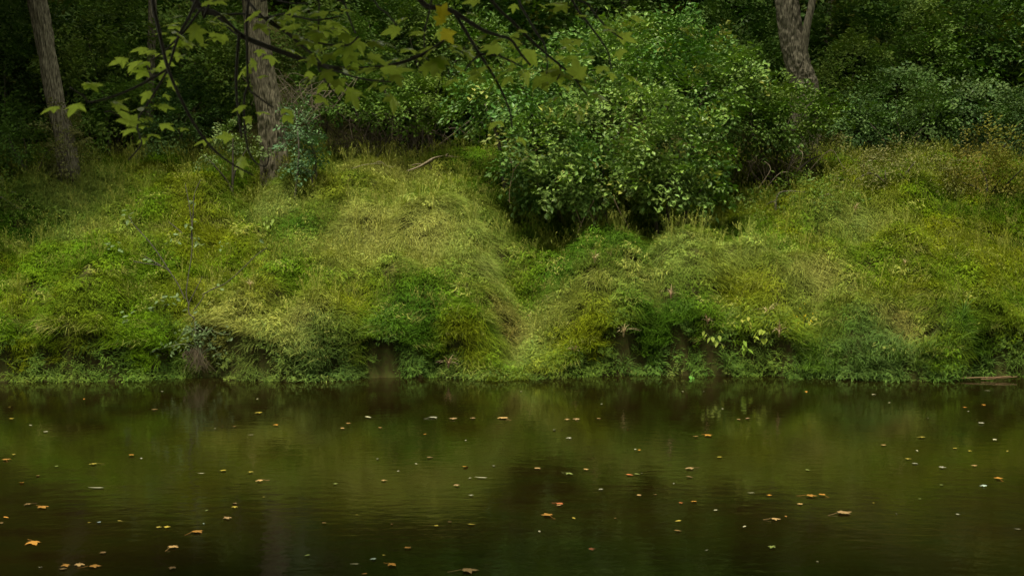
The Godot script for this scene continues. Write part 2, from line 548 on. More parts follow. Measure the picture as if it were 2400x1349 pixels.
func grass() -> void:
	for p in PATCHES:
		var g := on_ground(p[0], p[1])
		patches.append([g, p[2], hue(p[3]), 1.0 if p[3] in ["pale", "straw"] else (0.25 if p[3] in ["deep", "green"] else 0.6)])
	var r := rng_of(100)
	# stiltgrass: thin stems with short lance shaped leaves
	var stilt := MB.new()
	for i in 20:
		var ang := TAU * i / 6.0 + r.randf() * 0.9
		var out := Vector3(cos(ang), 0, sin(ang))
		var root := Vector3(r.randfn(0, 0.2), 0, r.randfn(0, 0.2))
		var l := r.randf_range(0.7, 1.1)
		for k in 4:
			var t := (k + 0.8) / 4.4
			var base := root + out * (0.10 + 0.45 * t * t) * l + Vector3.UP * l * (t - 0.32 * t * t)
			var turn := ang + r.randf_range(-1.5, 1.5)
			var dir := Vector3(cos(turn), r.randf_range(-0.75, 0.4), sin(turn))
			stilt.stroke(r, 0.45, 0.16)
			stilt.small_leaf(base, dir, Vector3(r.randf_range(-0.4, 0.4), 1, r.randf_range(-0.4, 0.4)), r.randf_range(0.24, 0.40), 0.058, 0.3)
	# fine grass: long thin blades combed over to one side
	var fine := MB.new()
	for i in 62:
		var ang := r.randfn(0, 0.45)
		var base := Vector3(r.randfn(0, 0.26), 0, r.randfn(0, 0.26))
		var out := Vector3(cos(ang), 0, sin(ang))
		var l := r.randf_range(0.6, 1.2)
		var lean := r.randf_range(0.45, 1.0)
		var rise := r.randf_range(0.45, 0.8)
		var pts := PackedVector3Array()
		for k in 6:
			var t := k / 5.0
			pts.append(base + out * l * lean * pow(t, 1.4) + Vector3.UP * l * (rise * t - rise * 0.75 * lean * t * t))
		fine.stroke(r, 0.4, 0.12)
		fine.ribbon(pts, r.randf_range(0.011, 0.018), Vector3(-sin(ang), r.randf_range(-0.6, 0.6), cos(ang)).normalized())
	# sedge: broad arching blades
	var sedge := MB.new()
	for i in 16:
		var ang := r.randf() * TAU
		var base := Vector3(cos(ang), 0, sin(ang)) * r.randf() * 0.12
		var out := Vector3(cos(ang), 0, sin(ang))
		var l := r.randf_range(0.6, 1.15)
		var lean := r.randf_range(0.35, 0.9)
		var pts := PackedVector3Array()
		for k in 6:
			var t := k / 5.0
			pts.append(base + out * l * lean * t * t * 0.9 + Vector3.UP * l * (t - 0.6 * lean * t * t * t))
		sedge.stroke(r, 0.35, 0.12)
		sedge.ribbon(pts, r.randf_range(0.022, 0.034), Vector3(-sin(ang), 0, cos(ang)))
	# seeding grass: thin upright stems with a loose head
	var seeding := MB.new()
	for i in 9:
		var ang := r.randf() * TAU
		var out := Vector3(cos(ang), 0, sin(ang))
		var base := out * r.randf() * 0.2
		var l := r.randf_range(0.65, 1.15)
		var lean := r.randf_range(0.05, 0.45)
		var pts := PackedVector3Array()
		for k in 5:
			var t := k / 4.0
			pts.append(base + out * l * lean * t * t + Vector3.UP * l * (t - 0.12 * t * t))
		seeding.stroke(r, 0.3, 0.1)
		seeding.ribbon(pts, 0.013, Vector3(-sin(ang), 0, cos(ang)))
		for k in 5:
			var tip := pts[3].lerp(pts[4], k / 4.0)
			seeding.small_leaf(tip, Vector3(r.randfn(0, 0.6), 0.9, r.randfn(0, 0.6)), Vector3(r.randfn(), 0.2, r.randfn()), 0.09, 0.022, 0.2)
	var xu := []; var cu := PackedColorArray()
	var back := Color(0.5, 0.55, 0.12)
	var gm := tinted("grass_blade", 0.7, back, 0.12)
	var xs := []; var cs := PackedColorArray()
	var xf := []; var cf := PackedColorArray()
	var xe := []; var ce := PackedColorArray()
	var total := 37000
	for i in total:
		var x := r.randf_range(-12.2, 12.2)
		var d: float
		var u := r.randf()
		var lip := u < 0.075
		if lip:
			d = r.randf_range(0.24, 0.5)
		elif u < 0.098:
			d = r.randf_range(0.05, 0.3)
		else:
			d = r.randf_range(0.3, 10.5)
			if d > 8.0 and r.randf() < (d - 8.0) * 0.3:
				continue
		if absf(x) > (22.0 + d) * 0.364 + 1.8:
			continue
		var z := shore(x) - d
		var clump := noise_c.get_noise_2d(x * 1.9 + 7.0, z * 2.3)
		if d > 0.5 and clump < -0.15 and r.randf() < 0.35:
			continue
		var y := height(x, z)
		var nrm := slope(x, z)
		var hv := grass_hue(x, z, r)
		var down := Vector3(nrm.x, 0, nrm.z)
		var sw := noise_a.get_noise_2d(x * 1.3 + 200.0, z * 1.3) * 2.4
		var lay := (down * 2.2 + Vector3(sin(sw) * 0.9, 0, 0.22 + 0.3 * cos(sw))).normalized()
		var steep := 1.0 - nrm.y
		var up := (Vector3.UP * 0.75 + nrm * 0.7 + lay * r.randf_range(0.1, 0.45) + Vector3(r.randfn(0, 0.16), 0, r.randfn(0, 0.16))).normalized()
		var side := up.cross(Vector3(lay.z, 0.01, -lay.x)).normalized()   # x axis along the lay
		if side.dot(lay) < 0: side = -side
		var spin := r.randfn(0, 0.3)
		var b := Basis(side, up, side.cross(up)).rotated(up, spin)
		var pos := Vector3(x, y - 0.03, z)
		var big := 1.0 + noise_c.get_noise_2d(x * 1.7, z * 1.7 + 50.0) * 0.5
		var dry: float = hv[1]
		if lip:
			var drape := (Vector3(r.randfn(0, 0.2), 0.35, 0.9)).normalized()
			b = Basis(Vector3(drape.x, -0.25, drape.z).normalized(), Vector3(0, 0.9, 0.45).normalized(), Vector3.RIGHT).orthonormalized().rotated(Vector3.UP, r.randfn(0, 0.35))
			pos.y += 0.03
			dry = 0.55
			if noise_c.get_noise_2d(x * 1.7, 77.0) < -0.05 and r.randf() < 0.7:
				continue
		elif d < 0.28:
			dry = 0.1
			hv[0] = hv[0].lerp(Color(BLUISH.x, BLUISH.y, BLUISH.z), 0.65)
		var edge := d < 0.45 and x > 4.6 and x < 7.2
		if edge or (d < 0.55 and r.randf() < 0.10):
			if r.randf() < 0.4:
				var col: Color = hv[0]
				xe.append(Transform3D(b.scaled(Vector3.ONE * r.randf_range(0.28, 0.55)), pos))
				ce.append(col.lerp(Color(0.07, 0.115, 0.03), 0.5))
				continue
		if d > 0.6 and r.randf() < 0.05 + 0.08 * dry:
			var cc: Color = hv[0]
			var su := r.randf_range(0.34, 0.62)
			xu.append(Transform3D(Basis(Vector3.UP, r.randf() * TAU).rotated(Vector3.RIGHT, r.randfn(0.12, 0.15)).scaled(Vector3.ONE * su), pos))
			cu.append(cc.lerp(Color(STRAW.x, STRAW.y, STRAW.z), r.randf_range(0.2, 0.7)))
		if r.randf() < dry * 0.95:
			var s := r.randf_range(0.27, 0.45) * (0.7 + 0.3 * big)
			xf.append(Transform3D(b.scaled(Vector3(s, s, s)), pos))
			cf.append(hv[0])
		else:
			var s2 := r.randf_range(0.18, 0.30) * big * (1.0 - 0.25 * steep)
			xs.append(Transform3D(b.rotated(up, r.randf() * TAU).scaled(Vector3(s2, s2, s2)), pos))
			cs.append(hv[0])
	print("grass ", xs.size(), " ", xf.size(), " ", xe.size())
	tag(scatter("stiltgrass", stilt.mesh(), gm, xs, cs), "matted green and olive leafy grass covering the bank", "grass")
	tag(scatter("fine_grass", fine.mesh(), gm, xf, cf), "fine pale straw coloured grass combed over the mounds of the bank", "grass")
	tag(scatter("seeding_grass", seeding.mesh(), gm, xu, cu), "thin upright seeding grass stems standing above the matted bank", "grass")
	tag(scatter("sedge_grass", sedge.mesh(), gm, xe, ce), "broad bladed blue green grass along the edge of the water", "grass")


# ------------------------------------------------------------------ foliage
# leafy twigs through the shells of several lumps: [centre, radii]
func foliage(parent: Node, called: String, lumps: Array, mesh: Mesh, mat: Material, per_m2: float, size: float, pal: Array, seed_: int, gaps := 0.25, upright := 0.25) -> Array:
	var r := rng_of(seed_)
	var xf := []
	var cols := PackedColorArray()
	for l in lumps:
		var c: Vector3 = l[0]
		var q: Vector3 = l[1]
		var area := 4.0 * PI * pow((pow(q.x * q.y, 1.6) + pow(q.x * q.z, 1.6) + pow(q.y * q.z, 1.6)) / 3.0, 1.0 / 1.6)
		var n := int(area * per_m2 * 0.55)
		for i in n:
			var d := Vector3(r.randfn(), r.randfn(), r.randfn()).normalized()
			var wob := noise_b.get_noise_3d(c.x + d.x * q.x * 1.3, c.y + d.y * q.y * 1.3, c.z + d.z * q.z * 1.3)
			var depth := r.randf()
			var rad := 1.0 + wob * 0.42 - depth * depth * 0.5
			var p := c + d * q * rad
			var lace := noise_c.get_noise_3d(p.x * 1.15, p.y * 1.3, p.z * 1.15)
			if lace < -gaps and depth < 0.75:
				continue
			var buried := false
			for o in lumps:
				if o != l and ((p - o[0]) / o[1]).length() < 0.62:
					buried = true
					break
			if buried and r.randf() < 0.8:
				continue
			var dir := (d + Vector3(r.randfn(0, 0.5), r.randfn(0, 0.4) + upright - 0.2, r.randfn(0, 0.5))).normalized()
			var up := (Vector3.UP + d * 0.4 + Vector3(r.randfn(0, 0.25), 0, r.randfn(0, 0.25))).normalized()
			var side := dir.cross(up).normalized()
			var b := Basis(side, side.cross(dir).normalized(), -dir)
			var s := size * 1.22 * r.randf_range(0.7, 1.25)
			xf.append(Transform3D(b.scaled(Vector3.ONE * s), p))
			var tint := noise_a.get_noise_3d(p.x * 1.3 + seed_, p.y * 1.3, p.z * 1.3) * 0.9 + r.randfn(0, 0.18) + 0.5
			var v3: Vector3 = pal[0].lerp(pal[1], clampf(tint, 0.0, 1.0))
			if pal.size() > 2 and r.randf() < 0.05:
				v3 = pal[2]
			v3 *= r.randf_range(0.75, 1.25)
			cols.append(Color(v3.x, v3.y, v3.z))
	scatter(called, mesh, mat, xf, cols, parent)
	return xf

func leaf_mat() -> StandardMaterial3D:
	return tinted("leaf", 0.45, Color(0.5, 0.55, 0.12), 0.2)

func lump(px: float, py: float, depth: float, rx: float, ry: float, rz: float) -> Array:
	return [at(px, py, depth), Vector3(rx, ry, rz)]

func stems(parent: Node, base: Vector3, tops: Array, r0: float, mat: Material, seed_: int, spread := 0.3) -> void:
	var r := rng_of(seed_)
	for t in tops:
		var m := MB.new()
		var b := base + Vector3(r.randf_range(-spread, spread), 0, r.randf_range(-spread, spread))
		b.y = height(b.x, b.z) - 0.1
		var mid: Vector3 = b.lerp(t, 0.5) + Vector3(r.randfn(0, 0.12), r.randf_range(0.0, 0.25), r.randfn(0, 0.12))
		m.tube(smooth_path([b, mid, t], 5), r0 * r.randf_range(0.7, 1.2), r0 * 0.3, 6)
		put("stem", m.mesh(), mat, parent)

func shrub(called: String, label: String, category: String, lumps: Array, per_m2: float, size: float, pal: Array, seed_: int, group := "", kind := 0, gaps := 0.25) -> Node3D:
	var mid := Vector3.ZERO
	for l in lumps:
		mid += l[0]
	mid /= lumps.size()
	var base := Vector3(mid.x, height(mid.x, mid.z), mid.z)
	var o := thing(called, label, category, base, group)
	var moved := []
	var tops := []
	for l in lumps:
		moved.append([l[0], l[1]])
		tops.append(l[0])
	var hold := Node3D.new()
	foliage(o, "foliage", moved, leaf_meshes["twig%d" % kind], leaf_mat(), per_m2, size, pal, seed_, gaps)
	stems(o, base, tops, 0.03, material("twig_bark", lin(0.06, 0.05, 0.035), 0.85), seed_ + 1)
	hold.free()
	for c in o.get_children():
		c.position -= base
	return o


# dense growth deep in the woods, on the slope behind the bank
func woods() -> void:
	var r := rng_of(300)
	var lumps := []
	for i in 150:
		var z := -r.randf_range(35.0, 58.0)
		var x := r.randf_range(-1.0, 1.0) * (10.0 - z * 0.36)
		var q := r.randf_range(1.1, 2.3)
		lumps.append([Vector3(x, height(x, z) + q * r.randf_range(0.2, 0.9), z), Vector3(q * 1.2, q, q)])
	var o := Node3D.new()
	foliage(self, "woodland_undergrowth", lumps, leaf_meshes["twig0"], leaf_mat(), 14.0, 0.62, [Vector3(0.030, 0.066, 0.012), Vector3(0.065, 0.115, 0.022), Vector3(0.12, 0.13, 0.02)], 301, 0.3)
	o.free()
	tag(get_node("woodland_undergrowth"), "dark mass of leafy undergrowth deep in the woods behind the bank", "undergrowth")


# ------------------------------------------------------------------ trees
func bark_mat(key: String, a: Color, b: Color, c: Color) -> StandardMaterial3D:
	if mats.has(key): return mats[key]
	var m := StandardMaterial3D.new()
	m.resource_name = key
	m.albedo_texture = noise_texture(0.03, key.length() * 31, [a, b, c], [0.32, 0.5, 0.68])
	m.uv1_triplanar = true
	m.uv1_scale = Vector3(3.0, 0.35, 3.0)
	m.roughness = 0.95
	m.metallic_specular = 0.2
	mats[key] = m
	return m

func trunk_mesh(pts: Array, radii: Array, sides: int, step: float, rough: float, seed_: int) -> ArrayMesh:
	var path := smooth_path(pts, 12)
	var total := 0.0
	for i in path.size() - 1:
		total += path[i].distance_to(path[i + 1])
	var rings := int(total / step) + 2
	var st := SurfaceTool.new()
	st.begin(Mesh.PRIMITIVE_TRIANGLES)
	var n := FastNoiseLite.new()
	n.seed = seed_
	n.frequency = 1.0
	n.fractal_octaves = 3
	for j in rings:
		var t := float(j) / (rings - 1)
		var k := t * (path.size() - 1)
		var i0 := mini(int(k), path.size() - 2)
		var p := path[i0].lerp(path[i0 + 1], k - i0)
		var kr := t * (radii.size() - 1)
		var r0 := mini(int(kr), radii.size() - 2)
		var rad := lerpf(radii[r0], radii[r0 + 1], kr - r0)
		for i in sides:
			var a := TAU * i / sides
			var o := Vector3(cos(a), 0, sin(a))
			var ridge := absf(n.get_noise_3d(o.x * rad * 26.0, total * t * 0.75, o.z * rad * 26.0))
			var flare := n.get_noise_3d(o.x * 1.3, total * t * 0.4, o.z * 1.3)
			st.add_vertex(p + o * rad * (1.0 - rough * 0.5 + rough * minf(1.0, ridge * 3.0) + flare * 0.10))
	for j in rings - 1:
		for i in sides:
			var q := (i + 1) % sides
			var a := j * sides + i
			var b := j * sides + q
			for k in [a, b, a + sides, b, b + sides, a + sides]:
				st.add_index(k)
	st.generate_normals()
	return st.commit()

# a tree whose trunk passes through the given points; crown lumps relative to the world
func tree(called: String, label: String, pts: Array, radii: Array, crown: Array, seed_: int, bark: Material, leafy: Array, detail := true, group := "", twig := 0.75, per := 3.6) -> Node3D:
	var base: Vector3 = pts[0]
	var o := thing(called, label, "tree", base, group)
	var local := []
	for p in pts: local.append(p - base)
	var sides := 56 if detail else 20
	put("trunk", trunk_mesh(local, radii, sides, 0.035 if detail else 0.15, 0.26 if detail else 0.16, seed_), bark, o)
	if crown.size():
		var moved := []
		var top: Vector3 = local[local.size() - 1]
		for c in crown:
			moved.append([c[0] - base, c[1]])
			var m := MB.new()
			var mid: Vector3 = top.lerp(c[0] - base, 0.5) + Vector3(0, 0.4, 0)
			m.tube(smooth_path([top - Vector3(0, 0.6, 0), mid, c[0] - base], 5), radii[radii.size() - 1] * 0.6, 0.03, 7)
			put("limb", m.mesh(), bark, o)
		foliage(o, "crown", moved, leaf_meshes["twig0"], leaf_mat(), per, twig, leafy, seed_ + 5, 0.3)
	return o

func crown_at(x: float, y: float, z: float, s: float, seed_: int, n := 5) -> Array:
	var r := rng_of(seed_)
	var out := []
	for i in n:
		var a := TAU * i / n + r.randf()
		var k := 0.0 if i == 0 else 1.0
		out.append([Vector3(x + cos(a) * s * 0.75 * k, y + r.randf_range(-0.5, 0.7) * s * k + s * 0.2, z + sin(a) * s * 0.75 * k), Vector3(s, s * 0.7, s) * r.randf_range(0.75, 1.05)])
	return out

func ground_at(px: float, depth: float) -> Vector3:
	var p := at(px, 443, depth)
	p.y = height(p.x, p.z) - 0.15
	return p

func trees() -> void:
	var grey := bark_mat("grey_bark", Color(0.22, 0.205, 0.175), Color(0.36, 0.34, 0.30), Color(0.49, 0.465, 0.41))
	var brown := bark_mat("brown_bark_", Color(0.20, 0.185, 0.15), Color(0.33, 0.31, 0.265), Color(0.45, 0.425, 0.36))
	var leafy := [Vector3(0.030, 0.070, 0.014), Vector3(0.065, 0.110, 0.022)]
	# slender leaning trunk at the left
	var b := ground_at(163, 27.6)
	tree("leaning_tree", "slender grey barked tree leaning left at the left edge of the bank", [b, at(152, 330, 27.6), at(128, 230, 27.6), at(110, 130, 27.6), at(95, 40, 27.6), at(72, -60, 27.6), at(40, -260, 27.6)], [0.22, 0.175, 0.165, 0.16, 0.175, 0.175, 0.13], crown_at(-9.4, 12.4, -28.4, 1.9, 401), 400, grey, leafy)
	# its dead twig is part of the trunk's neighbourhood; second trunk behind the hanging branch
	b = ground_at(648, 28.2)
	tree("rough_barked_tree", "sturdy furrowed trunk rising behind the hanging branches, left of the thicket", [b, at(640, 330, 28.2), at(628, 250, 28.2), at(612, 160, 28.2), at(600, 60, 28.2), at(592, -60, 28.2), at(580, -260, 28.2)], [0.30, 0.245, 0.235, 0.23, 0.225, 0.22, 0.18], crown_at(-5.2, 13.0, -29.4, 1.8, 411), 410, brown, leafy)
	# the forked pair at the right
	b = ground_at(1893, 31.5)
	var t := tree("forked_tree", "pale barked tree with a thin side stem, behind the right end of the thicket", [b, at(1886, 220, 31.5), at(1870, 150, 31.5), at(1856, 80, 31.5), at(1845, 0, 31.5), at(1838, -90, 31.5), at(1830, -260, 31.5)], [0.34, 0.30, 0.265, 0.25, 0.235, 0.24, 0.2], crown_at(6.2, 13.6, -32.4, 1.9, 421), 420, grey, leafy)
	var side := put("side_stem", trunk_mesh([at(1880, 165, 31.4) - b, at(1884, 120, 31.35) - b, at(1892, 60, 31.3) - b, at(1905, 0, 31.3) - b, at(1915, -90, 31.3) - b], [0.12, 0.09, 0.085, 0.08, 0.07], 24, 0.05, 0.12, 422), grey, t)
	side.set_meta("label", "thin stem forking off the pale trunk")
	b = ground_at(1942, 37.0)
	tree("distant_tree", "thin brown trunk just right of the forked tree", [b, at(1946, 80, 37.0), at(1952, 20, 37.0), at(1958, -60, 37.0), at(1962, -300, 37.0)], [0.18, 0.13, 0.12, 0.12, 0.09], crown_at(8.4, 14.5, -37.5, 2.0, 431), 430, brown, leafy, true, "thin trunks in the dark woods")
	b = ground_at(1470, 39.0)
	tree("distant_tree", "thin grey trunk rising above the top of the thicket", [b, at(1466, 60, 39.0), at(1463, 0, 39.0), at(1460, -80, 39.0), at(1456, -300, 39.0)], [0.2, 0.15, 0.14, 0.14, 0.1], crown_at(3.2, 14.5, -39.0, 2.2, 441), 440, grey, leafy, true, "thin trunks in the dark woods")
	b = ground_at(348, 31.0)
	tree("distant_tree", "dim trunk in the shade between the leaning tree and the furrowed trunk", [b, at(350, 280, 31.0), at(352, 200, 31.0), at(356, 40, 31.0), at(360, -200, 31.0)], [0.12, 0.085, 0.08, 0.08, 0.06], crown_at(-8.0, 13.8, -32.0, 1.7, 451), 450, grey, leafy, true, "thin trunks in the dark woods")
	b = ground_at(2212, 41.0)
	tree("distant_tree", "faint thin trunk in the dark woods at the upper right", [b, at(2210, 60, 41.0), at(2207, 0, 41.0), at(2203, -80, 41.0), at(2200, -300, 41.0)], [0.15, 0.10, 0.1, 0.1, 0.08], crown_at(12.6, 14.0, -41.0, 2.8, 461), 460, grey, leafy, true, "thin trunks in the dark woods")
	# the woods above and beyond the frame; they roof the forest floor
	var spots := [[-17, -29], [-13, -33], [-2.5, -37], [17.5, -34.5], [20, -29.5], [-12.6, -24.2], [13.0, -24.0], [-20, -38], [-10.5, -39], [-5, -43], [4.5, -44], [10, -46], [17, -42], [-15, -46], [0, -50], [-9, -52], [8, -54]]
	var r := rng_of(470)
	for i in spots.size():
		var x: float = spots[i][0]
		var z: float = spots[i][1]
		var g := Vector3(x, height(x, z) - 0.15, z)
		var hgt := r.randf_range(6.5, 8.0)
		var s := r.randf_range(2.3, 3.0)
		var edge_shade_tree := z > -26.0  # these unseen trees are added to darken the left and right bank ends
		if edge_shade_tree:
			hgt = 7.5
			s = 3.1
		var lean := Vector3(r.randfn(0, 0.4), 0, r.randfn(0, 0.3))
		tree("forest_tree", "dark trunked tree of the closed woods behind the bank, a few of them added for shade", [g, g + lean * 0.3 + Vector3(0, hgt * 0.4, 0), g + lean + Vector3(0, hgt, 0)], [0.2, 0.16, 0.11], crown_at(g.x + lean.x, g.y + hgt + 0.6, g.z + lean.z, s, 480 + i, 5), 500 + i * 10, brown, leafy, false, "trees of the closed woods", 0.95, 4.5 if edge_shade_tree else 2.6)
	# trees of the near bank, behind the camera and to both sides
	for i in 9:
		var g2 := Vector3(-24.0 + i * 6.0 + r.randf_range(-1, 1), 1.3, 4.5 + r.randf_range(-1.5, 2.5) + (2.0 if i == 4 else 0.0))
		var hh := r.randf_range(9.0, 11.0)
		tree("near_bank_tree", "tall tree in the row on the near bank behind the camera", [g2, g2 + Vector3(0.1, hh * 0.5, 0), g2 + Vector3(0, hh, -0.2)], [0.26, 0.22, 0.15], crown_at(g2.x, hh + 4.0, g2.z + 1.0, 4.0, 700 + i, 4) + crown_at(g2.x, hh - 2.5, g2.z + 1.5, 3.0, 750 + i, 2), 710 + i * 10, brown, leafy, false, "trees of the near bank", 1.8, 2.4)


# ------------------------------------------------------------------ the big vine covered thicket
func thicket() -> void:
	var lumps := [
		lump(1290, 330, 26.4, 1.05, 0.75, 0.9), lump(1450, 310, 26.2, 1.1, 0.8, 0.9), lump(1590, 350, 26.4, 0.95, 0.75, 0.8), lump(1400, 402, 26.0, 0.95, 0.48, 0.75), lump(1570, 425, 26.0, 0.75, 0.38, 0.65), lump(1228, 385, 26.9, 0.42, 0.72, 0.55),
		lump(1645, 445, 26.0, 0.42, 0.25, 0.4), lump(1300, 425, 25.9, 0.5, 0.3, 0.45),
		lump(1250, 210, 27.6, 1.15, 0.75, 0.9), lump(1135, 240, 28.4, 0.75, 0.55, 0.7), lump(1390, 165, 28.0, 1.15, 0.7, 0.95), lump(1530, 150, 28.4, 1.15, 0.78, 0.95), lump(1660, 190, 28.3, 1.15, 0.85, 0.9),
		lump(1560, 230, 27.3, 1.1, 0.7, 0.8), lump(1560, 90, 29.0, 0.75, 0.38, 0.7), lump(1460, 100, 28.8, 0.6, 0.33, 0.6)]
	var base := ground_at(1480, 27.4)
	var o := thing("vine_thicket", "large rounded thicket smothered in leafy vines, in the middle of the bank", "shrub", base)
	for l in lumps:
		l[0] -= base
	var pal := [Vector3(0.056, 0.126, 0.022), Vector3(0.155, 0.235, 0.052), Vector3(0.20, 0.22, 0.05)]
	var m := tinted("vine_leaf", 0.4, Color(0.5, 0.55, 0.12), 0.25)
	var xf := foliage(o, "foliage", lumps, leaf_meshes["twig0"], m, 52.0, 0.31, pal, 800, 0.13)
	# the leaves nearest to the river, one by one
	var order := range(xf.size())
	order.sort_custom(func(a, b): return xf[a].origin.z > xf[b].origin.z)
	var r := rng_of(801)
	var greens := []
	for i in 4:
		var v: Vector3 = pal[0].lerp(pal[1], 0.25 + i * 0.25)
		greens.append(material("vine_leaf_%d" % i, lin(v.x, v.y, v.z), 0.42, Color(0.5, 0.55, 0.12), 0.35))
	var picked := 0
	for k in order:
		if picked >= 280: break
		if r.randf() < 0.5: continue
		var p: Vector3 = xf[k].origin + Vector3(r.randfn(0, 0.08), r.randfn(0, 0.08), 0.04)
		var dir := Vector3(r.randfn(0, 0.6), -r.randf_range(0.1, 0.8), r.randf_range(0.1, 0.9)).normalized()
		var sd := dir.cross(Vector3.UP).normalized()
		put("leaf", leaf_meshes["oval"], greens[picked % 4], o, Transform3D(Basis(sd, sd.cross(dir), -dir).scaled(Vector3.ONE * r.randf_range(0.08, 0.12)), p))
		picked += 1
	# the stems that carry it
	var bark := material("vine_bark", lin(0.075, 0.06, 0.04), 0.9)
	for i in lumps.size():
		var top: Vector3 = lumps[i][0]
		var foot := Vector3(top.x * 0.75 + r.randfn(0, 0.25), 0, top.z * 0.4 + r.randfn(0, 0.2))
		foot.y = height(foot.x + base.x, foot.z + base.z) - base.y - 0.1
		var mb := MB.new()
		mb.tube(smooth_path([foot, foot.lerp(top, 0.5) + Vector3(r.randfn(0, 0.15), 0.2, r.randfn(0, 0.15)), top], 6), r.randf_range(0.03, 0.06), 0.015, 7)
		put("stem", mb.mesh(), bark, o)
	# bare vines hanging below its front edge
	var pale := material("pale_vine", lin(0.24, 0.17, 0.11), 0.8)
	var vines := [[[1338, 440], [1346, 480], [1355, 505], [1364, 532]], [[1392, 470], [1380, 492], [1362, 525], [1350, 560], [1344, 588]], [[1380, 490], [1390, 515], [1395, 540]], [[1438, 465], [1455, 500], [1472, 528], [1478, 560]], [[1195, 370], [1203, 400], [1195, 440], [1194, 475]], [[1258, 350], [1240, 365], [1215, 385], [1203, 402]]]
	for v in vines:
		var h := thing("hanging_vine", ["bare vine hanging in the dark gap under the thicket, left one", "longest bare vine hanging under the thicket, reaching the grass", "short pink bare vine hanging beside the longest one", "thin greenish vine hanging at the right under the thicket", "crooked bare stem in the shade at the left end of the thicket", "forked twig above the crooked bare stem at the left of the thicket"][vines.find(v)], "vine", Vector3.ZERO, "bare vines under the thicket")
		var pts := []
		for p in v: pts.append(at(p[0], p[1], 25.75 if p[0] > 1300 else 26.1))
		var mb := MB.new()
		mb.tube(smooth_path(pts, 5), 0.011, 0.006, 5)
		h.position = pts[0]
		put("stem", mb.mesh(), pale, h).position = -pts[0]
		for k in 3:
			var q: Vector3 = pts[mini(k + 1, pts.size() - 1)]
			put("leaf", leaf_meshes["oval"], greens[3], h, Transform3D(Basis(Vector3.UP, r.randf() * TAU).rotated(Vector3.RIGHT, -0.6).scaled(Vector3.ONE * 0.06), q - pts[0]))


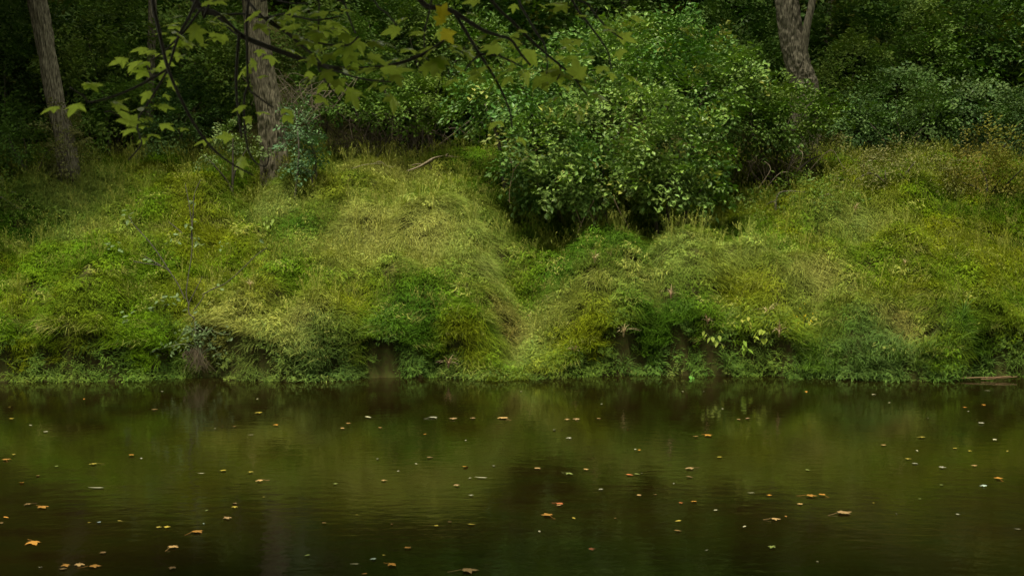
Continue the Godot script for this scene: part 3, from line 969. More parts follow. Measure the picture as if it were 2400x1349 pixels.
# ------------------------------------------------------------------ shrubs and weeds along the top of the bank
func shrubs() -> void:
	var dark := [Vector3(0.036, 0.075, 0.013), Vector3(0.070, 0.120, 0.022)]
	var mid := [Vector3(0.058, 0.110, 0.018), Vector3(0.105, 0.155, 0.026)]
	var blue := [Vector3(0.048, 0.100, 0.026), Vector3(0.090, 0.150, 0.042)]
	var bright := [Vector3(0.080, 0.150, 0.020), Vector3(0.130, 0.190, 0.035)]
	var olive := [Vector3(0.090, 0.095, 0.025), Vector3(0.150, 0.150, 0.055)]
	var rust := [Vector3(0.120, 0.105, 0.018), Vector3(0.160, 0.165, 0.026)]
	shrub("shrub", "yellow green leafy shrub at the foot of the leaning tree", "shrub", [lump(55, 325, 27.3, 0.45, 0.35, 0.4), lump(20, 300, 27.8, 0.5, 0.5, 0.4), lump(190, 330, 28.2, 0.4, 0.3, 0.35)], 60, 0.22, mid, 900)
	shrub("vine_sleeve", "leafy creeper wrapped round the base of the leaning tree", "creeper", [lump(142, 310, 27.5, 0.30, 0.5, 0.32), lump(155, 365, 27.5, 0.42, 0.4, 0.4)], 90, 0.16, olive, 905)
	shrub("dark_shrub", "tall dark green shrub in the shade left of the leaning tree", "shrub", [lump(10, 150, 32, 1.0, 1.6, 0.9), lump(-60, 60, 33, 1.4, 1.3, 1.0)], 34, 0.34, dark, 910)
	shrub("dark_shrub", "broad dark green shrub right of the leaning tree", "shrub", [lump(235, 190, 31.5, 1.2, 1.0, 0.9), lump(200, 80, 32.5, 1.2, 1.1, 1.0), lump(300, 110, 33, 1.1, 1.2, 1.0), lump(300, 260, 30.5, 0.8, 0.5, 0.6)], 36, 0.3, bright, 920)
	shrub("blue_green_shrub", "blue green shrub in the shade left of the furrowed trunk", "shrub", [lump(420, 290, 30.5, 0.75, 0.45, 0.6), lump(470, 240, 31, 0.7, 0.5, 0.6), lump(390, 330, 30, 0.5, 0.3, 0.5)], 50, 0.26, blue, 930)
	shrub("dark_shrub", "dark green shrub high behind the hanging leaves", "shrub", [lump(450, 130, 31.5, 1.2, 0.9, 0.9), lump(560, 180, 31, 0.8, 0.8, 0.8), lump(500, 60, 32.5, 1.2, 0.9, 0.9)], 36, 0.3, bright, 940)
	shrub("leafy_shrub", "slim pale blue green shrub close on the right of the furrowed trunk", "shrub", [lump(700, 300, 27.2, 0.22, 0.3, 0.2), lump(712, 350, 27.2, 0.26, 0.28, 0.24), lump(690, 260, 27.3, 0.14, 0.16, 0.14), lump(705, 390, 27.1, 0.22, 0.2, 0.2)], 90, 0.21, [Vector3(0.075, 0.140, 0.060), Vector3(0.120, 0.190, 0.090)], 950)
	shrub("pale_shrub", "small pale green shrub at the left foot of the furrowed trunk", "shrub", [lump(545, 312, 27.4, 0.28, 0.14, 0.22), lump(480, 365, 27.0, 0.22, 0.14, 0.2), lump(580, 345, 27.6, 0.2, 0.16, 0.2)], 90, 0.19, [Vector3(0.10, 0.16, 0.05), Vector3(0.16, 0.20, 0.07)], 960)
	shrub("spreading_shrub", "bright green shrub with level sprays of leaves, left of the thicket", "shrub", [lump(900, 205, 30, 0.95, 0.22, 0.7), lump(840, 250, 29.8, 0.75, 0.16, 0.6), lump(960, 262, 29.5, 0.75, 0.28, 0.6), lump(790, 170, 30.4, 0.7, 0.3, 0.6), lump(1000, 215, 29.6, 0.6, 0.35, 0.5)], 62, 0.24, bright, 970)
	shrub("green_shrub", "green shrub between the furrowed trunk and the bright spreading one", "shrub", [lump(745, 225, 30.2, 0.6, 0.5, 0.5), lump(780, 110, 31, 1.0, 0.8, 0.8), lump(690, 110, 31.5, 0.9, 0.8, 0.8)], 44, 0.28, bright, 980)
	shrub("dark_shrub", "dark shrub above the bright spreading shrub", "shrub", [lump(960, 90, 32.5, 1.3, 0.9, 0.9), lump(1090, 110, 32, 1.0, 0.8, 0.8), lump(860, 40, 33, 1.2, 0.9, 0.9)], 36, 0.3, mid, 990)
	shrub("dark_shrub", "dark green shrub behind the top of the thicket", "shrub", [lump(1250, 50, 36, 1.6, 0.8, 1.0), lump(1400, 20, 37, 1.3, 0.8, 1.0)], 30, 0.34, dark, 1000)
	shrub("dark_shrub", "dark green shrub left of the forked tree", "shrub", [lump(1730, 90, 35, 1.1, 0.9, 0.9), lump(1790, 160, 33, 0.7, 0.5, 0.6)], 34, 0.32, dark, 1010)
	shrub("green_shrub", "green shrub right of the forked tree", "shrub", [lump(2000, 175, 33, 1.0, 0.7, 0.8), lump(1940, 210, 32, 0.6, 0.5, 0.5)], 42, 0.29, mid, 1020)
	shrub("blue_green_shrub", "broad blue green shrub right of the thicket", "shrub", [lump(2100, 235, 31.3, 1.1, 0.65, 0.8), lump(2040, 290, 30.6, 0.8, 0.45, 0.6), lump(2180, 290, 30.8, 0.7, 0.5, 0.6)], 52, 0.25, blue, 1030)
	shrub("blue_green_shrub", "dark blue green shrub at the right edge, above the olive brown weeds", "shrub", [lump(2300, 260, 31.5, 1.0, 0.6, 0.8), lump(2390, 290, 31, 0.8, 0.6, 0.7)], 50, 0.26, [Vector3(0.042, 0.084, 0.024), Vector3(0.075, 0.120, 0.036)], 1040)
	shrub("green_shrub", "tall green shrub in the woods above the broad blue green one", "shrub", [lump(2090, 90, 35, 1.5, 1.0, 1.0), lump(2170, 150, 34, 1.0, 0.7, 0.8)], 36, 0.31, mid, 1050)
	shrub("dark_shrub", "dark green shrub at the upper right corner", "shrub", [lump(2330, 110, 36, 1.6, 1.1, 1.1), lump(2260, 40, 37, 1.4, 1.1, 1.0)], 32, 0.33, dark, 1060)
	shrub("vine_mound", "lower leafy mound trailing off the right side of the thicket", "shrub", [lump(1760, 235, 28.4, 0.85, 0.5, 0.7), lump(1860, 262, 28.1, 0.65, 0.32, 0.6), lump(1750, 290, 27.8, 0.7, 0.45, 0.6), lump(1840, 310, 27.9, 0.6, 0.35, 0.5), lump(1930, 262, 28.0, 0.35, 0.18, 0.4)], 56, 0.27, mid, 1065)
	weeds("weed_clump", "pale green weeds on the bank below the broad blue green shrub", [[2010, 455, 0.5, 0.34], [2080, 440, 0.55, 0.42], [2150, 420, 0.6, 0.42], [2190, 450, 0.5, 0.34]], 80, 0.2, olive, 1070)
	weeds("olive_weeds", "olive brown weeds standing tall at the right edge of the bank", [[2260, 480, 0.4, 0.55], [2300, 470, 0.45, 0.85], [2350, 485, 0.5, 0.65], [2400, 470, 0.5, 0.75]], 70, 0.2, rust, 1080)
	weeds("brown_weeds", "brown withered weeds below the right end of the thicket", [[1790, 455, 0.55, 0.4], [1860, 430, 0.6, 0.5], [1930, 405, 0.5, 0.45], [1745, 430, 0.4, 0.4]], 60, 0.19, [Vector3(0.10, 0.085, 0.030), Vector3(0.11, 0.12, 0.035)], 1090)
	weeds("low_shrub", "low dark green plants at the right foot of the thicket", [[1720, 500, 0.5, 0.28], [1800, 505, 0.55, 0.25], [1890, 480, 0.5, 0.3], [1960, 490, 0.4, 0.22]], 60, 0.2, mid, 1100)
	weeds("low_shrub", "low dark green plants on the bank at the far left edge", [[30, 480, 0.6, 0.3], [60, 530, 0.5, 0.25], [-20, 440, 0.6, 0.4]], 60, 0.2, mid, 1105)
	# a tangle of dead vines left of the thicket
	dead_tangle("dead_brush", "brown tangle of dead vines under the bright spreading shrub", [at(880, 295, 30.2), 1.8, 0.5], 110, 1200, lin(0.10, 0.075, 0.055))
	dead_tangle("dead_brush", "brown tangle of dry stems below the right end of the thicket", [at(1830, 380, 28.3), 0.8, 0.4], 60, 1210, lin(0.13, 0.10, 0.07))
	dead_tangle("dead_brush", "dry twiggy tangle behind the slim pale shrub", [at(700, 210, 29.4), 0.5, 0.6], 50, 1220, lin(0.16, 0.13, 0.09))

# weeds by their foot in the photograph, half width and half height
func weeds(called: String, label: String, feet: Array, per_m2: float, size: float, pal: Array, seed_: int) -> void:
	var lumps := []
	for f in feet:
		var g := on_ground(f[0], f[1])
		lumps.append([g + Vector3(0, f[3] * 0.8, -f[2] * 0.3), Vector3(f[2], f[3], f[2] * 0.7)])
	shrub(called, label, "weeds" if called.ends_with("weeds") or called == "weed_clump" else "shrub", lumps, per_m2, size, pal, seed_, "", 1)

func dead_tangle(called: String, label: String, where: Array, n: int, seed_: int, c: Color) -> void:
	var p: Vector3 = where[0]
	var o := thing(called, label, "brush", p, "tangles of dead stems")
	var r := rng_of(seed_)
	var m := MB.new()
	for i in n:
		var a := Vector3(r.randfn(0, 0.5) * where[1], -where[2] * r.randf_range(0.3, 1.2), r.randfn(0, 0.35))
		var turn := r.randf() * TAU
		var l := r.randf_range(0.3, 1.1)
		var e := a + Vector3(cos(turn) * l, r.randf_range(0.1, 1.1) * where[2], sin(turn) * l * 0.5)
		var k := a.lerp(e, 0.55) + Vector3(r.randfn(0, 0.15), r.randf_range(0.05, 0.4), r.randfn(0, 0.1))
		m.tube(smooth_path([a, k, e, e + Vector3(r.randfn(0, 0.15), -r.randf_range(0.0, 0.4), 0.0)], 4), 0.009, 0.004, 4)
	var s := put("stems", m.mesh(), material("dead_stem_%d" % seed_, c, 0.9), o)
	s.set_meta("kind", "stuff")


# ------------------------------------------------------------------ the tree of the near bank whose branches hang into view
const BRANCHES := [
	# points in the photograph, start and end radius, depth at start and end
	{"p": [[380, -190], [455, 0], [510, 35], [560, 80], [615, 105], [690, 132], [770, 157], [860, 160], [940, 147], [1000, 122], [1040, 95]], "r": [0.020, 0.005], "d": [7.2, 6.6], "l": 26},
	{"p": [[350, -170], [358, 0], [370, 62], [383, 120], [394, 163], [420, 225], [462, 302], [502, 352], [545, 385], [592, 410]], "r": [0.013, 0.003], "d": [6.6, 6.3], "l": 5},
	{"p": [[470, -40], [455, 10], [440, 45], [418, 85], [397, 150], [388, 172], [350, 236], [322, 282], [328, 322]], "r": [0.010, 0.003], "d": [7.0, 6.5], "l": 18},
	{"p": [[500, -20], [470, 22], [430, 75], [400, 105], [380, 125], [356, 140]], "r": [0.008, 0.003], "d": [7.1, 6.8], "l": 22},
	{"p": [[392, 162], [330, 198], [270, 224], [210, 239], [196, 226], [163, 205]], "r": [0.007, 0.003], "d": [6.55, 6.2], "l": 5},
	{"p": [[590, -80], [582, 5], [578, 40], [579, 120], [582, 200], [598, 222], [640, 252]], "r": [0.010, 0.003], "d": [6.9, 6.6], "l": 5},
	{"p": [[582, 200], [573, 225], [572, 285], [580, 345], [598, 380], [622, 389], [630, 368]], "r": [0.006, 0.003], "d": [6.7, 6.5], "l": 3},
	{"p": [[560, 80], [556, 130], [553, 200], [558, 262], [566, 322]], "r": [0.009, 0.004], "d": [7.0, 6.7], "l": 4},
	{"p": [[512, 36], [570, 33], [620, 42], [665, 33], [700, 40], [740, 47], [800, 38]], "r": [0.007, 0.003], "d": [7.1, 6.6], "l": 18},
	{"p": [[582, 5], [610, 35], [650, 65], [700, 88], [760, 103], [815, 105], [840, 85]], "r": [0.008, 0.003], "d": [6.9, 6.4], "l": 20},
	{"p": [[625, 40], [680, 85], [730, 125], [760, 155], [800, 170], [850, 185], [915, 192]], "r": [0.007, 0.003], "d": [6.8, 6.3], "l": 12},
	{"p": [[745, 158], [765, 195], [790, 225]], "r": [0.005, 0.003], "d": [6.6, 6.5], "l": 3},
	{"p": [[930, -150], [985, 0], [1035, 18], [1064, 28], [1100, 52], [1135, 72], [1170, 84], [1197, 93], [1220, 125], [1243, 153]], "r": [0.017, 0.004], "d": [7.0, 6.6], "l": 14},
	{"p": [[1064, 28], [1095, 80], [1124, 127], [1155, 175], [1178, 218], [1195, 262], [1200, 300]], "r": [0.010, 0.003], "d": [6.9, 6.5], "l": 4},
	{"p": [[1124, 127], [1165, 130], [1195, 142], [1225, 157]], "r": [0.006, 0.003], "d": [6.7, 6.5], "l": 6},
	{"p": [[1124, 127], [1105, 145], [1089, 166]], "r": [0.005, 0.003], "d": [6.7, 6.6], "l": 1},
	{"p": [[1090, -120], [1152, 0], [1200, 50], [1240, 90], [1280, 126], [1312, 152], [1345, 182], [1362, 205], [1378, 225]], "r": [0.010, 0.003], "d": [7.0, 6.6], "l": 12},
	{"p": [[1200, -90], [1216, 0], [1236, 40], [1256, 75], [1275, 102], [1283, 145], [1281, 172]], "r": [0.008, 0.003], "d": [7.2, 6.8], "l": 9},
	{"p": [[1310, 150], [1314, 168], [1305, 188]], "r": [0.004, 0.003], "d": [6.75, 6.7], "l": 5},
	{"p": [[1320, -80], [1344, 5], [1375, 50], [1405, 90], [1425, 122], [1432, 158]], "r": [0.007, 0.003], "d": [7.1, 6.7], "l": 7},
	{"p": [[1340, -60], [1380, 12], [1418, 60], [1460, 92]], "r": [0.006, 0.003], "d": [7.2, 6.9], "l": 5},
	{"p": [[1025, -60], [1008, 20], [995, 75], [996, 120], [1005, 160]], "r": [0.006, 0.003], "d": [6.9, 6.7], "l": 3},
	{"p": [[752, -80], [748, 10], [746, 70]], "r": [0.005, 0.003], "d": [6.8, 6.7], "l": 8},
	{"p": [[790, -80], [808, 10], [825, 60], [833, 78]], "r": [0.006, 0.003], "d": [6.7, 6.5], "l": 12},
	{"p": [[620, -60], [640, -10], [668, 5], [720, 8]], "r": [0.006, 0.003], "d": [6.9, 6.7], "l": 10},
	{"p": [[322, 282], [290, 278], [262, 262], [245, 262]], "r": [0.004, 0.003], "d": [6.5, 6.4], "l": 6},
	{"p": [[328, 322], [330, 340], [300, 375]], "r": [0.004, 0.003], "d": [6.5, 6.45], "l": 4},
	{"p": [[870, -80], [880, 5], [905, 30], [930, 60]], "r": [0.006, 0.003], "d": [6.6, 6.4], "l": 8}]

func near_tree() -> void:
	var bark := material("wet_bark", lin(0.028, 0.022, 0.014), 0.75)
	var trunk_bark: Material = mats["grey_bark"]
	var foot := Vector3(-5.2, 0.9, -1.2)
	var o := thing("overhanging_tree", "dark leafy branches of a near tree hanging into the top of the view", "tree", foot)
	var r := rng_of(1300)
	put("trunk", trunk_mesh([Vector3.ZERO, Vector3(0.2, 2.2, -0.1), Vector3(0.5, 4.6, -0.4), Vector3(0.6, 7.5, -0.6)], [0.3, 0.24, 0.2, 0.15], 28, 0.08, 0.14, 1301), trunk_bark, o)
	var limb_pts := [Vector3(-4.75, 5.4, -1.6), Vector3(-3.9, 5.9, -3.6), Vector3(-2.7, 5.75, -5.6), Vector3(-1.4, 5.5, -6.9), Vector3(-0.3, 5.2, -7.2), Vector3(0.45, 5.0, -7.3)]
	var lp := []
	for p in limb_pts: lp.append(p - foot)
	put("limb", trunk_mesh(lp, [0.13, 0.10, 0.075, 0.055, 0.035, 0.02], 16, 0.06, 0.1, 1302), trunk_bark, o)
	var limb := smooth_path(limb_pts, 10)
	var blades := []
	# leaf colours: green to yellow olive
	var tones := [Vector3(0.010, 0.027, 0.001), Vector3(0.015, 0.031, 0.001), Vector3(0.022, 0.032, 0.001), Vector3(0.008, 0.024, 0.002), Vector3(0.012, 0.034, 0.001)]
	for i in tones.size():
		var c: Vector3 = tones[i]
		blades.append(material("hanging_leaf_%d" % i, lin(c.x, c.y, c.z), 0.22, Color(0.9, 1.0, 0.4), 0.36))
	var count := 0
	for bi in BRANCHES.size():
		var b: Dictionary = BRANCHES[bi]
		var pts := []
		for i in b.p.size():
			var t: float = float(i) / (b.p.size() - 1)
			pts.append(at(b.p[i][0], b.p[i][1], lerpf(b.d[0], b.d[1], t)))
		if b.p[0][1] < 0:      # starts above the view: reach up to the limb
			var best := limb[0]
			for q in limb:
				if q.distance_to(pts[0]) < best.distance_to(pts[0]): best = q
			pts.push_front(best)
		var path := smooth_path(pts, 5)
		var local := PackedVector3Array()
		for p in path: local.append(p - path[0])
		var m := MB.new()
		m.tube(local, b.r[0] * 0.95, b.r[1] * 1.2, 7)
		var br := put("branch", m.mesh(), bark, o, Transform3D(Basis(), path[0] - foot))
		for k in int(b.l * 1.45):
			if count >= 296: break
			var t: float = 1.0 - pow(r.randf(), 1.5) * 0.72
			if k == 0: t = 1.0
			var p: Vector3 = path[int(t * (path.size() - 1))]
			if p.y > 4.25 or p.y < 3.24: continue
			var away := Vector3(r.randfn(0, 1), r.randfn(-0.15, 0.4), r.randfn(-0.35, 0.8)).normalized()
			var level := r.randf() < 0.55
			var q := p + away * r.randf_range(0.03, 0.13)
			# blades hang out level or drooping, showing their undersides
			var dir := (away * Vector3(1, 0.6, 1) + Vector3(0, -r.randf_range(0.0, 0.15 if level else 0.6), 0.0)).normalized()
			var up := (Vector3.UP + Vector3(r.randfn(0, 0.25), 0, r.randfn(-0.1, 0.2 if level else 0.45))).normalized()
			var side := dir.cross(up).normalized()
			var s := r.randf_range(0.055, 0.125)
			var basis_ := Basis(side, side.cross(dir).normalized(), -dir)
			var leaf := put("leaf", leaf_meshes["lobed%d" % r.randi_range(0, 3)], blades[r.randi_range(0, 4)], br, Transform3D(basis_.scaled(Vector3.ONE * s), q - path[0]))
			count += 1
	# one leaf already turned yellow
	var y := material("yellow_leaf", lin(0.78, 0.70, 0.015), 0.5, Color(0.9, 0.85, 0.3), 0.2)
	var last: Node3D = o.get_child(2 + 12)
	for k in [[1028, 42, 0.10, -0.5], [1046, 52, 0.085, 1.1], [1037, 64, 0.105, -2.6]]:
		var w := at(k[0], k[1], 6.85)
		var bs := Basis(Vector3.RIGHT, 1.25).rotated(Vector3.BACK, k[3])
		var yl := put("leaf", leaf_meshes["lobed1"], y, last, Transform3D(bs.scaled(Vector3.ONE * k[2]), w - foot - last.position))
		yl.set_meta("label", "bright yellow leaf on the hanging branch")
	# the rest of its crown, above the view
	foliage(o, "crown", [[Vector3(-4.4, 10.2, -1.6) - foot, Vector3(2.6, 1.8, 2.4)], [Vector3(-3.0, 8.4, -4.2) - foot, Vector3(1.9, 1.0, 1.9)], [Vector3(-2.6, 6.9, -7.0) - foot, Vector3(2.0, 0.8, 1.8)], [Vector3(-0.4, 6.7, -7.4) - foot, Vector3(2.0, 0.8, 1.8)], [Vector3(1.5, 6.5, -7.2) - foot, Vector3(1.6, 0.7, 1.6)], [Vector3(-1.4, 7.4, -8.8) - foot, Vector3(2.6, 0.8, 1.4)], [Vector3(-6.5, 9.2, -0.4) - foot, Vector3(1.9, 1.4, 1.9)]], leaf_meshes["twig0"], leaf_mat(), 22.0, 0.6, [Vector3(0.04, 0.08, 0.014), Vector3(0.07, 0.11, 0.02)], 1310, 0.6)


# ------------------------------------------------------------------ plants and sticks that stand out on the bank
func bank_plants() -> void:
	var r := rng_of(1400)
	# dead branch lying at the top of the bank
	var pts := []
	var stick_depth := -on_ground(1020, 404).z - 0.7
	for p in [[958, 408], [985, 398], [1003, 388], [1018, 378], [1040, 373], [1062, 375], [1086, 376]]:
		pts.append(at(p[0], p[1] - 8, stick_depth))
	var o := thing("dead_branch", "crooked grey dead branch lying in the grass left of the thicket", "branch", pts[0])
	var lp := []
	for p in pts: lp.append(p - pts[0])
	var wood := bark_mat("dead_wood", Color(0.30, 0.26, 0.21), Color(0.41, 0.37, 0.31), Color(0.52, 0.48, 0.41))
	put("trunk", trunk_mesh(lp, [0.05, 0.06, 0.065, 0.05, 0.042, 0.04, 0.035], 14, 0.03, 0.12, 1401), wood, o)
	for q in [[[1000, 390], [980, 388], [962, 392]], [[1006, 388], [1012, 396], [1004, 402]], [[1045, 373], [1046, 367], [1050, 364]]]:
		var m := MB.new()
		var w := []
		for p in q: w.append(at(p[0], p[1] - 4, stick_depth) - pts[0])
		m.tube(smooth_path(w, 4), 0.014, 0.006, 6)
		put("twig", m.mesh(), wood, o)
	# pale bare twigs beside it
	var pale := material("bleached_twig", lin(0.22, 0.19, 0.12), 0.85)
	var tw := [[[[822, 397], [845, 388], [870, 384], [893, 383]], "long bleached twig lying left of the dead branch"], [[[875, 384], [890, 378], [905, 388], [925, 392]], "short bleached twig crossing the long one in the dry grass"], [[[830, 352], [860, 356], [880, 352]], "thin pale twig at the edge of the dead vine tangle"]]
	for t in tw:
		var a := []
		for p in t[0]: a.append(at(p[0], p[1], -on_ground(t[0][1][0], t[0][1][1] + 6).z - 0.25))
		var h := thing("bare_twig", t[1], "twig", a[0], "bleached twigs in the grass")
		var m := MB.new()
		var l := []
		for p in a: l.append(p - a[0])
		m.tube(smooth_path(l, 4), 0.011, 0.005, 6)
		put("stem", m.mesh(), pale, h)
	# a thin sapling on the left part of the bank
	var sap := on_ground(455, 785) + Vector3(0, -0.05, 0)
	var s := thing("sapling", "thin dark stemmed sapling with few leaves on the left of the bank", "sapling", sap)
	var dark := material("dark_twig", lin(0.03, 0.024, 0.016), 0.8)
	var greyleaf := material("grey_green_leaf", lin(0.075, 0.115, 0.045), 0.5, Color(0.4, 0.45, 0.3), 0.25)
	var dd := -sap.z
	var lines := [[[458, 790], [455, 748], [443, 735], [442, 712], [455, 685], [474, 648]], [[452, 728], [470, 705], [478, 690]], [[443, 715], [436, 690], [440, 650], [449, 590], [449, 530], [441, 470], [433, 430]], [[447, 560], [452, 500], [455, 455], [470, 420]], [[474, 690], [500, 676], [522, 667], [545, 650], [575, 622], [600, 598], [625, 580]], [[432, 700], [415, 663], [392, 632], [372, 622], [340, 617], [312, 612]], [[376, 622], [352, 608], [338, 600]], [[400, 640], [360, 580], [330, 545], [312, 525], [300, 505]], [[425, 545], [405, 528], [395, 520]]]
	for l in lines:
		var w := []
		for p in l: w.append(at(p[0], p[1], dd - 0.25 + (790.0 - p[1]) * 0.0021) - sap)
		var m := MB.new()
		m.tube(smooth_path(w, 4), 0.015 if l == lines[0] else 0.010, 0.006, 5)
		put("stem", m.mesh(), dark, s)
	for p in [[295, 500, 3], [300, 515, 3], [255, 572, 3], [268, 575, 3], [280, 580, 2], [440, 530, 5], [460, 560, 4], [462, 575, 3], [405, 565, 3], [520, 570, 2], [515, 585, 2], [522, 672, 2], [375, 700, 4], [395, 712, 4], [360, 720, 4], [410, 695, 4], [400, 560, 2], [345, 607, 2], [450, 480, 3], [600, 560, 2], [440, 725, 2], [285, 745, 3], [305, 745, 3]]:
		for k in p[2]:
			var w := at(p[0] + r.randfn(0, 7), p[1] + r.randfn(0, 6), dd - 0.33 + (790.0 - p[1]) * 0.0021) - sap
			put("leaf", leaf_meshes["oval"], greyleaf, s, Transform3D(any_turn(r, 0.5).scaled(Vector3.ONE * r.randf_range(0.07, 0.11)), w))
	# the arching plant over the washed out hollow
	var hb := at(462, 800, 22.35)
	var h2 := thing("bramble", "grey green arching bramble over the dark hollow at the water's edge", "bramble", hb)
	var cane := material("bramble_cane", lin(0.10, 0.12, 0.06), 0.6)
	for l in [[[470, 835], [455, 800], [450, 775], [462, 766], [475, 772], [487, 785], [492, 802]], [[470, 835], [470, 800], [465, 780], [445, 772], [430, 780], [415, 795]], [[470, 835], [468, 800], [478, 775], [495, 772], [510, 780], [540, 784]], [[470, 830], [450, 810], [425, 806], [395, 812], [370, 820]], [[470, 830], [490, 815], [510, 825], [520, 835]]]:
		var w := []
		for p in l: w.append(at(p[0], p[1], 22.3) - hb)
		var m := MB.new()
		m.tube(smooth_path(w, 4), 0.008, 0.004, 5)
		put("cane", m.mesh(), cane, h2)
		for p in w.slice(1):
			for k in 7:
				put("leaf", leaf_meshes["oval"], greyleaf, h2, Transform3D(any_turn(r, 0.7).scaled(Vector3.ONE * r.randf_range(0.05, 0.09)), p + Vector3(r.randfn(0, 0.07), r.randfn(0, 0.06), r.randfn(0.05, 0.05))))
	# pale roots hanging out of the hollow
	var rb := at(462, 820, 22.3)
	var ro := thing("root_clump", "pale brown clump of roots hanging out of the hollow", "roots", rb)
	var rm := MB.new()
	for i in 60:
		var a := Vector3(r.randfn(0, 0.06), r.randfn(0, 0.03), r.randfn(0, 0.04))
		rm.tube(smooth_path([a, a + Vector3(r.randfn(0, 0.04), -0.12, r.randf_range(0, 0.06)), a + Vector3(r.randfn(0.02, 0.09), -r.randf_range(0.22, 0.36), r.randf_range(0, 0.06))], 3), 0.004, 0.002, 3)
	put("roots", rm.mesh(), material("root", lin(0.13, 0.10, 0.065), 0.9), ro).set_meta("kind", "stuff")
	# plants with yellow green leaves near the water on the right
	plant("seedling", "pale yellow leaved plant beside the dry stalks on the right of the bank", [[1735, 735], [1738, 748], [1755, 742], [1755, 752], [1742, 752], [1718, 758], [1758, 760], [1748, 748]], 22.62, lin(0.20, 0.20, 0.035), 0.10, 1500)
	plant("seedling", "yellow green vine with heart shaped leaves below the pale leaved plant", [[1657, 782], [1664, 790], [1670, 788], [1675, 795], [1681, 800], [1691, 805], [1700, 810], [1688, 772], [1686, 785], [1650, 775]], 22.5, lin(0.15, 0.19, 0.035), 0.10, 1510)
	plant("seedling", "lime green plant below the dry stalks on the right of the bank", [[1774, 778], [1785, 770], [1792, 774], [1773, 790], [1787, 792], [1797, 792], [1800, 795], [1768, 786]], 22.5, lin(0.17, 0.21, 0.03), 0.11, 1520)
	plant("seedling", "narrow lime green plant with two drooping leaves on the dark bank face", [[1743, 797], [1746, 805], [1744, 818], [1753, 816], [1748, 808]], 22.5, lin(0.12, 0.19, 0.025), 0.12, 1530)
	plant("seedling", "yellow green seedling left of the gully mouth", [[1110, 768], [1118, 772], [1126, 765], [1130, 776], [1100, 765], [1135, 780]], 22.6, lin(0.19, 0.20, 0.04), 0.10, 1540)
	plant("seedling", "light green seedling on the left lip of the gully", [[1035, 778], [1045, 783], [1026, 785], [1055, 775], [1048, 768]], 22.6, lin(0.16, 0.20, 0.04), 0.10, 1550)
	plant("seedling", "bright green five leaved seedling low on the bank left of the gully", [[1072, 818], [1080, 822], [1076, 812], [1086, 816], [1068, 824]], 22.5, lin(0.10, 0.19, 0.03), 0.10, 1560)
	plant("seedling", "broad pale leaf in the bright grass right of the gully", [[1720, 652], [1728, 650]], 24.3, lin(0.18, 0.22, 0.05), 0.12, 1570)
	plant("seedling", "light green seedling in the grass below the slim pale shrub", [[625, 512], [635, 520], [618, 520], [640, 512], [630, 528]], 25.6, lin(0.16, 0.22, 0.05), 0.10, 1580)
	plant("water_weed", "small bright green plant floating at the foot of the bank", [[1618, 880], [1626, 882], [1622, 884]], 22.2, lin(0.07, 0.19, 0.03), 0.09, 1590)
	plant("yellow_flower", "yellow goldenrod head low on the bank at the right", [[1886, 738], [1890, 745], [1892, 752], [1888, 758], [1893, 740]], 22.8, lin(0.36, 0.27, 0.01), 0.034, 1600, 5)
	plant("yellow_flower", "yellow goldenrod head high on the bank right of the thicket", [[1948, 484], [1956, 488], [1952, 492], [1962, 486]], 26.6, lin(0.34, 0.27, 0.01), 0.036, 1610, 5)
	plant("broad_leaf_weed", "blue green broad leaved weed high on the bank at the right", [[2005, 462], [2012, 470], [2020, 466], [2028, 472]], 27.0, lin(0.10, 0.19, 0.12), 0.15, 1620)
	# tufts of dry straw
	var tufts := [[1460, 790, 0.36, "pale straw tuft standing on the dark bank face right of the gully"], [1570, 700, 0.30, "straw tuft on the crest of the right mound"], [1392, 618, 0.30, "straw tuft in the green grass below the hanging vines"], [1052, 862, 0.34, "pinkish straw tuft hanging to the water left of the gully"], [1795, 745, 0.42, "tall dry stalks beside the pale leaved plant"], [1822, 790, 0.36, "dry stalks leaning over beside the lime green plant"], [590, 678, 0.22, "small straw tuft on the left of the bank"], [1285, 715, 0.26, "straw tuft in the middle of the gully"], [95, 780, 0.22, "small straw tuft near the left edge of the bank"], [1345, 828, 0.22, "brown straw tuft low on the bank right of the gully mouth"], [1430, 602, 0.2, "single bent straw under the thicket"], [2000, 500, 0.26, "bent straw at the top of the bank on the right"], [1240, 752, 0.2, "short straw tuft at the head of the gully mouth"], [1655, 760, 0.25, "lone dry stalk left of the heart leaved vine"], [2115, 625, 0.2, "short straw tuft on the far right of the bank"]]
	var straw := [material("straw_a", lin(0.46, 0.36, 0.20), 0.75, Color(0.3, 0.28, 0.2)), material("straw_b", lin(0.38, 0.26, 0.17), 0.75, Color(0.3, 0.25, 0.2))]
	for i in tufts.size():
		var t = tufts[i]
		var p := on_ground(t[0], t[1]) + Vector3(0, 0.02, 0.16)
		var m := MB.new()
		for k in (5 if i == 10 else 15):
			var ang := r.randf() * TAU
			var out := Vector3(cos(ang) * 0.9, 0, sin(ang) * 0.4 + 0.4)
			var l: float = t[2] * r.randf_range(0.6, 1.2)
			var lean := r.randf_range(0.3, 1.0)
			var q := PackedVector3Array()
			for j in 5:
				var u := j / 4.0
				q.append(out * l * lean * u * u * 0.9 + Vector3.UP * l * (u * 1.1 - 0.9 * lean * u * u))
			m.ribbon(q, r.randf_range(0.012, 0.022), Vector3(-sin(ang), 0, cos(ang)))
		var g := put("dry_grass_tuft", m.mesh(), straw[i % 2], self, Transform3D(Basis(), p))
		tag(g, t[3], "dry grass", "tufts of dry straw on the bank")
	# driftwood and litter at the right end of the shore
	var dl := thing("driftwood", "flat brown driftwood at the water's edge on the far right", "driftwood", at(2330, 884, 22.0))
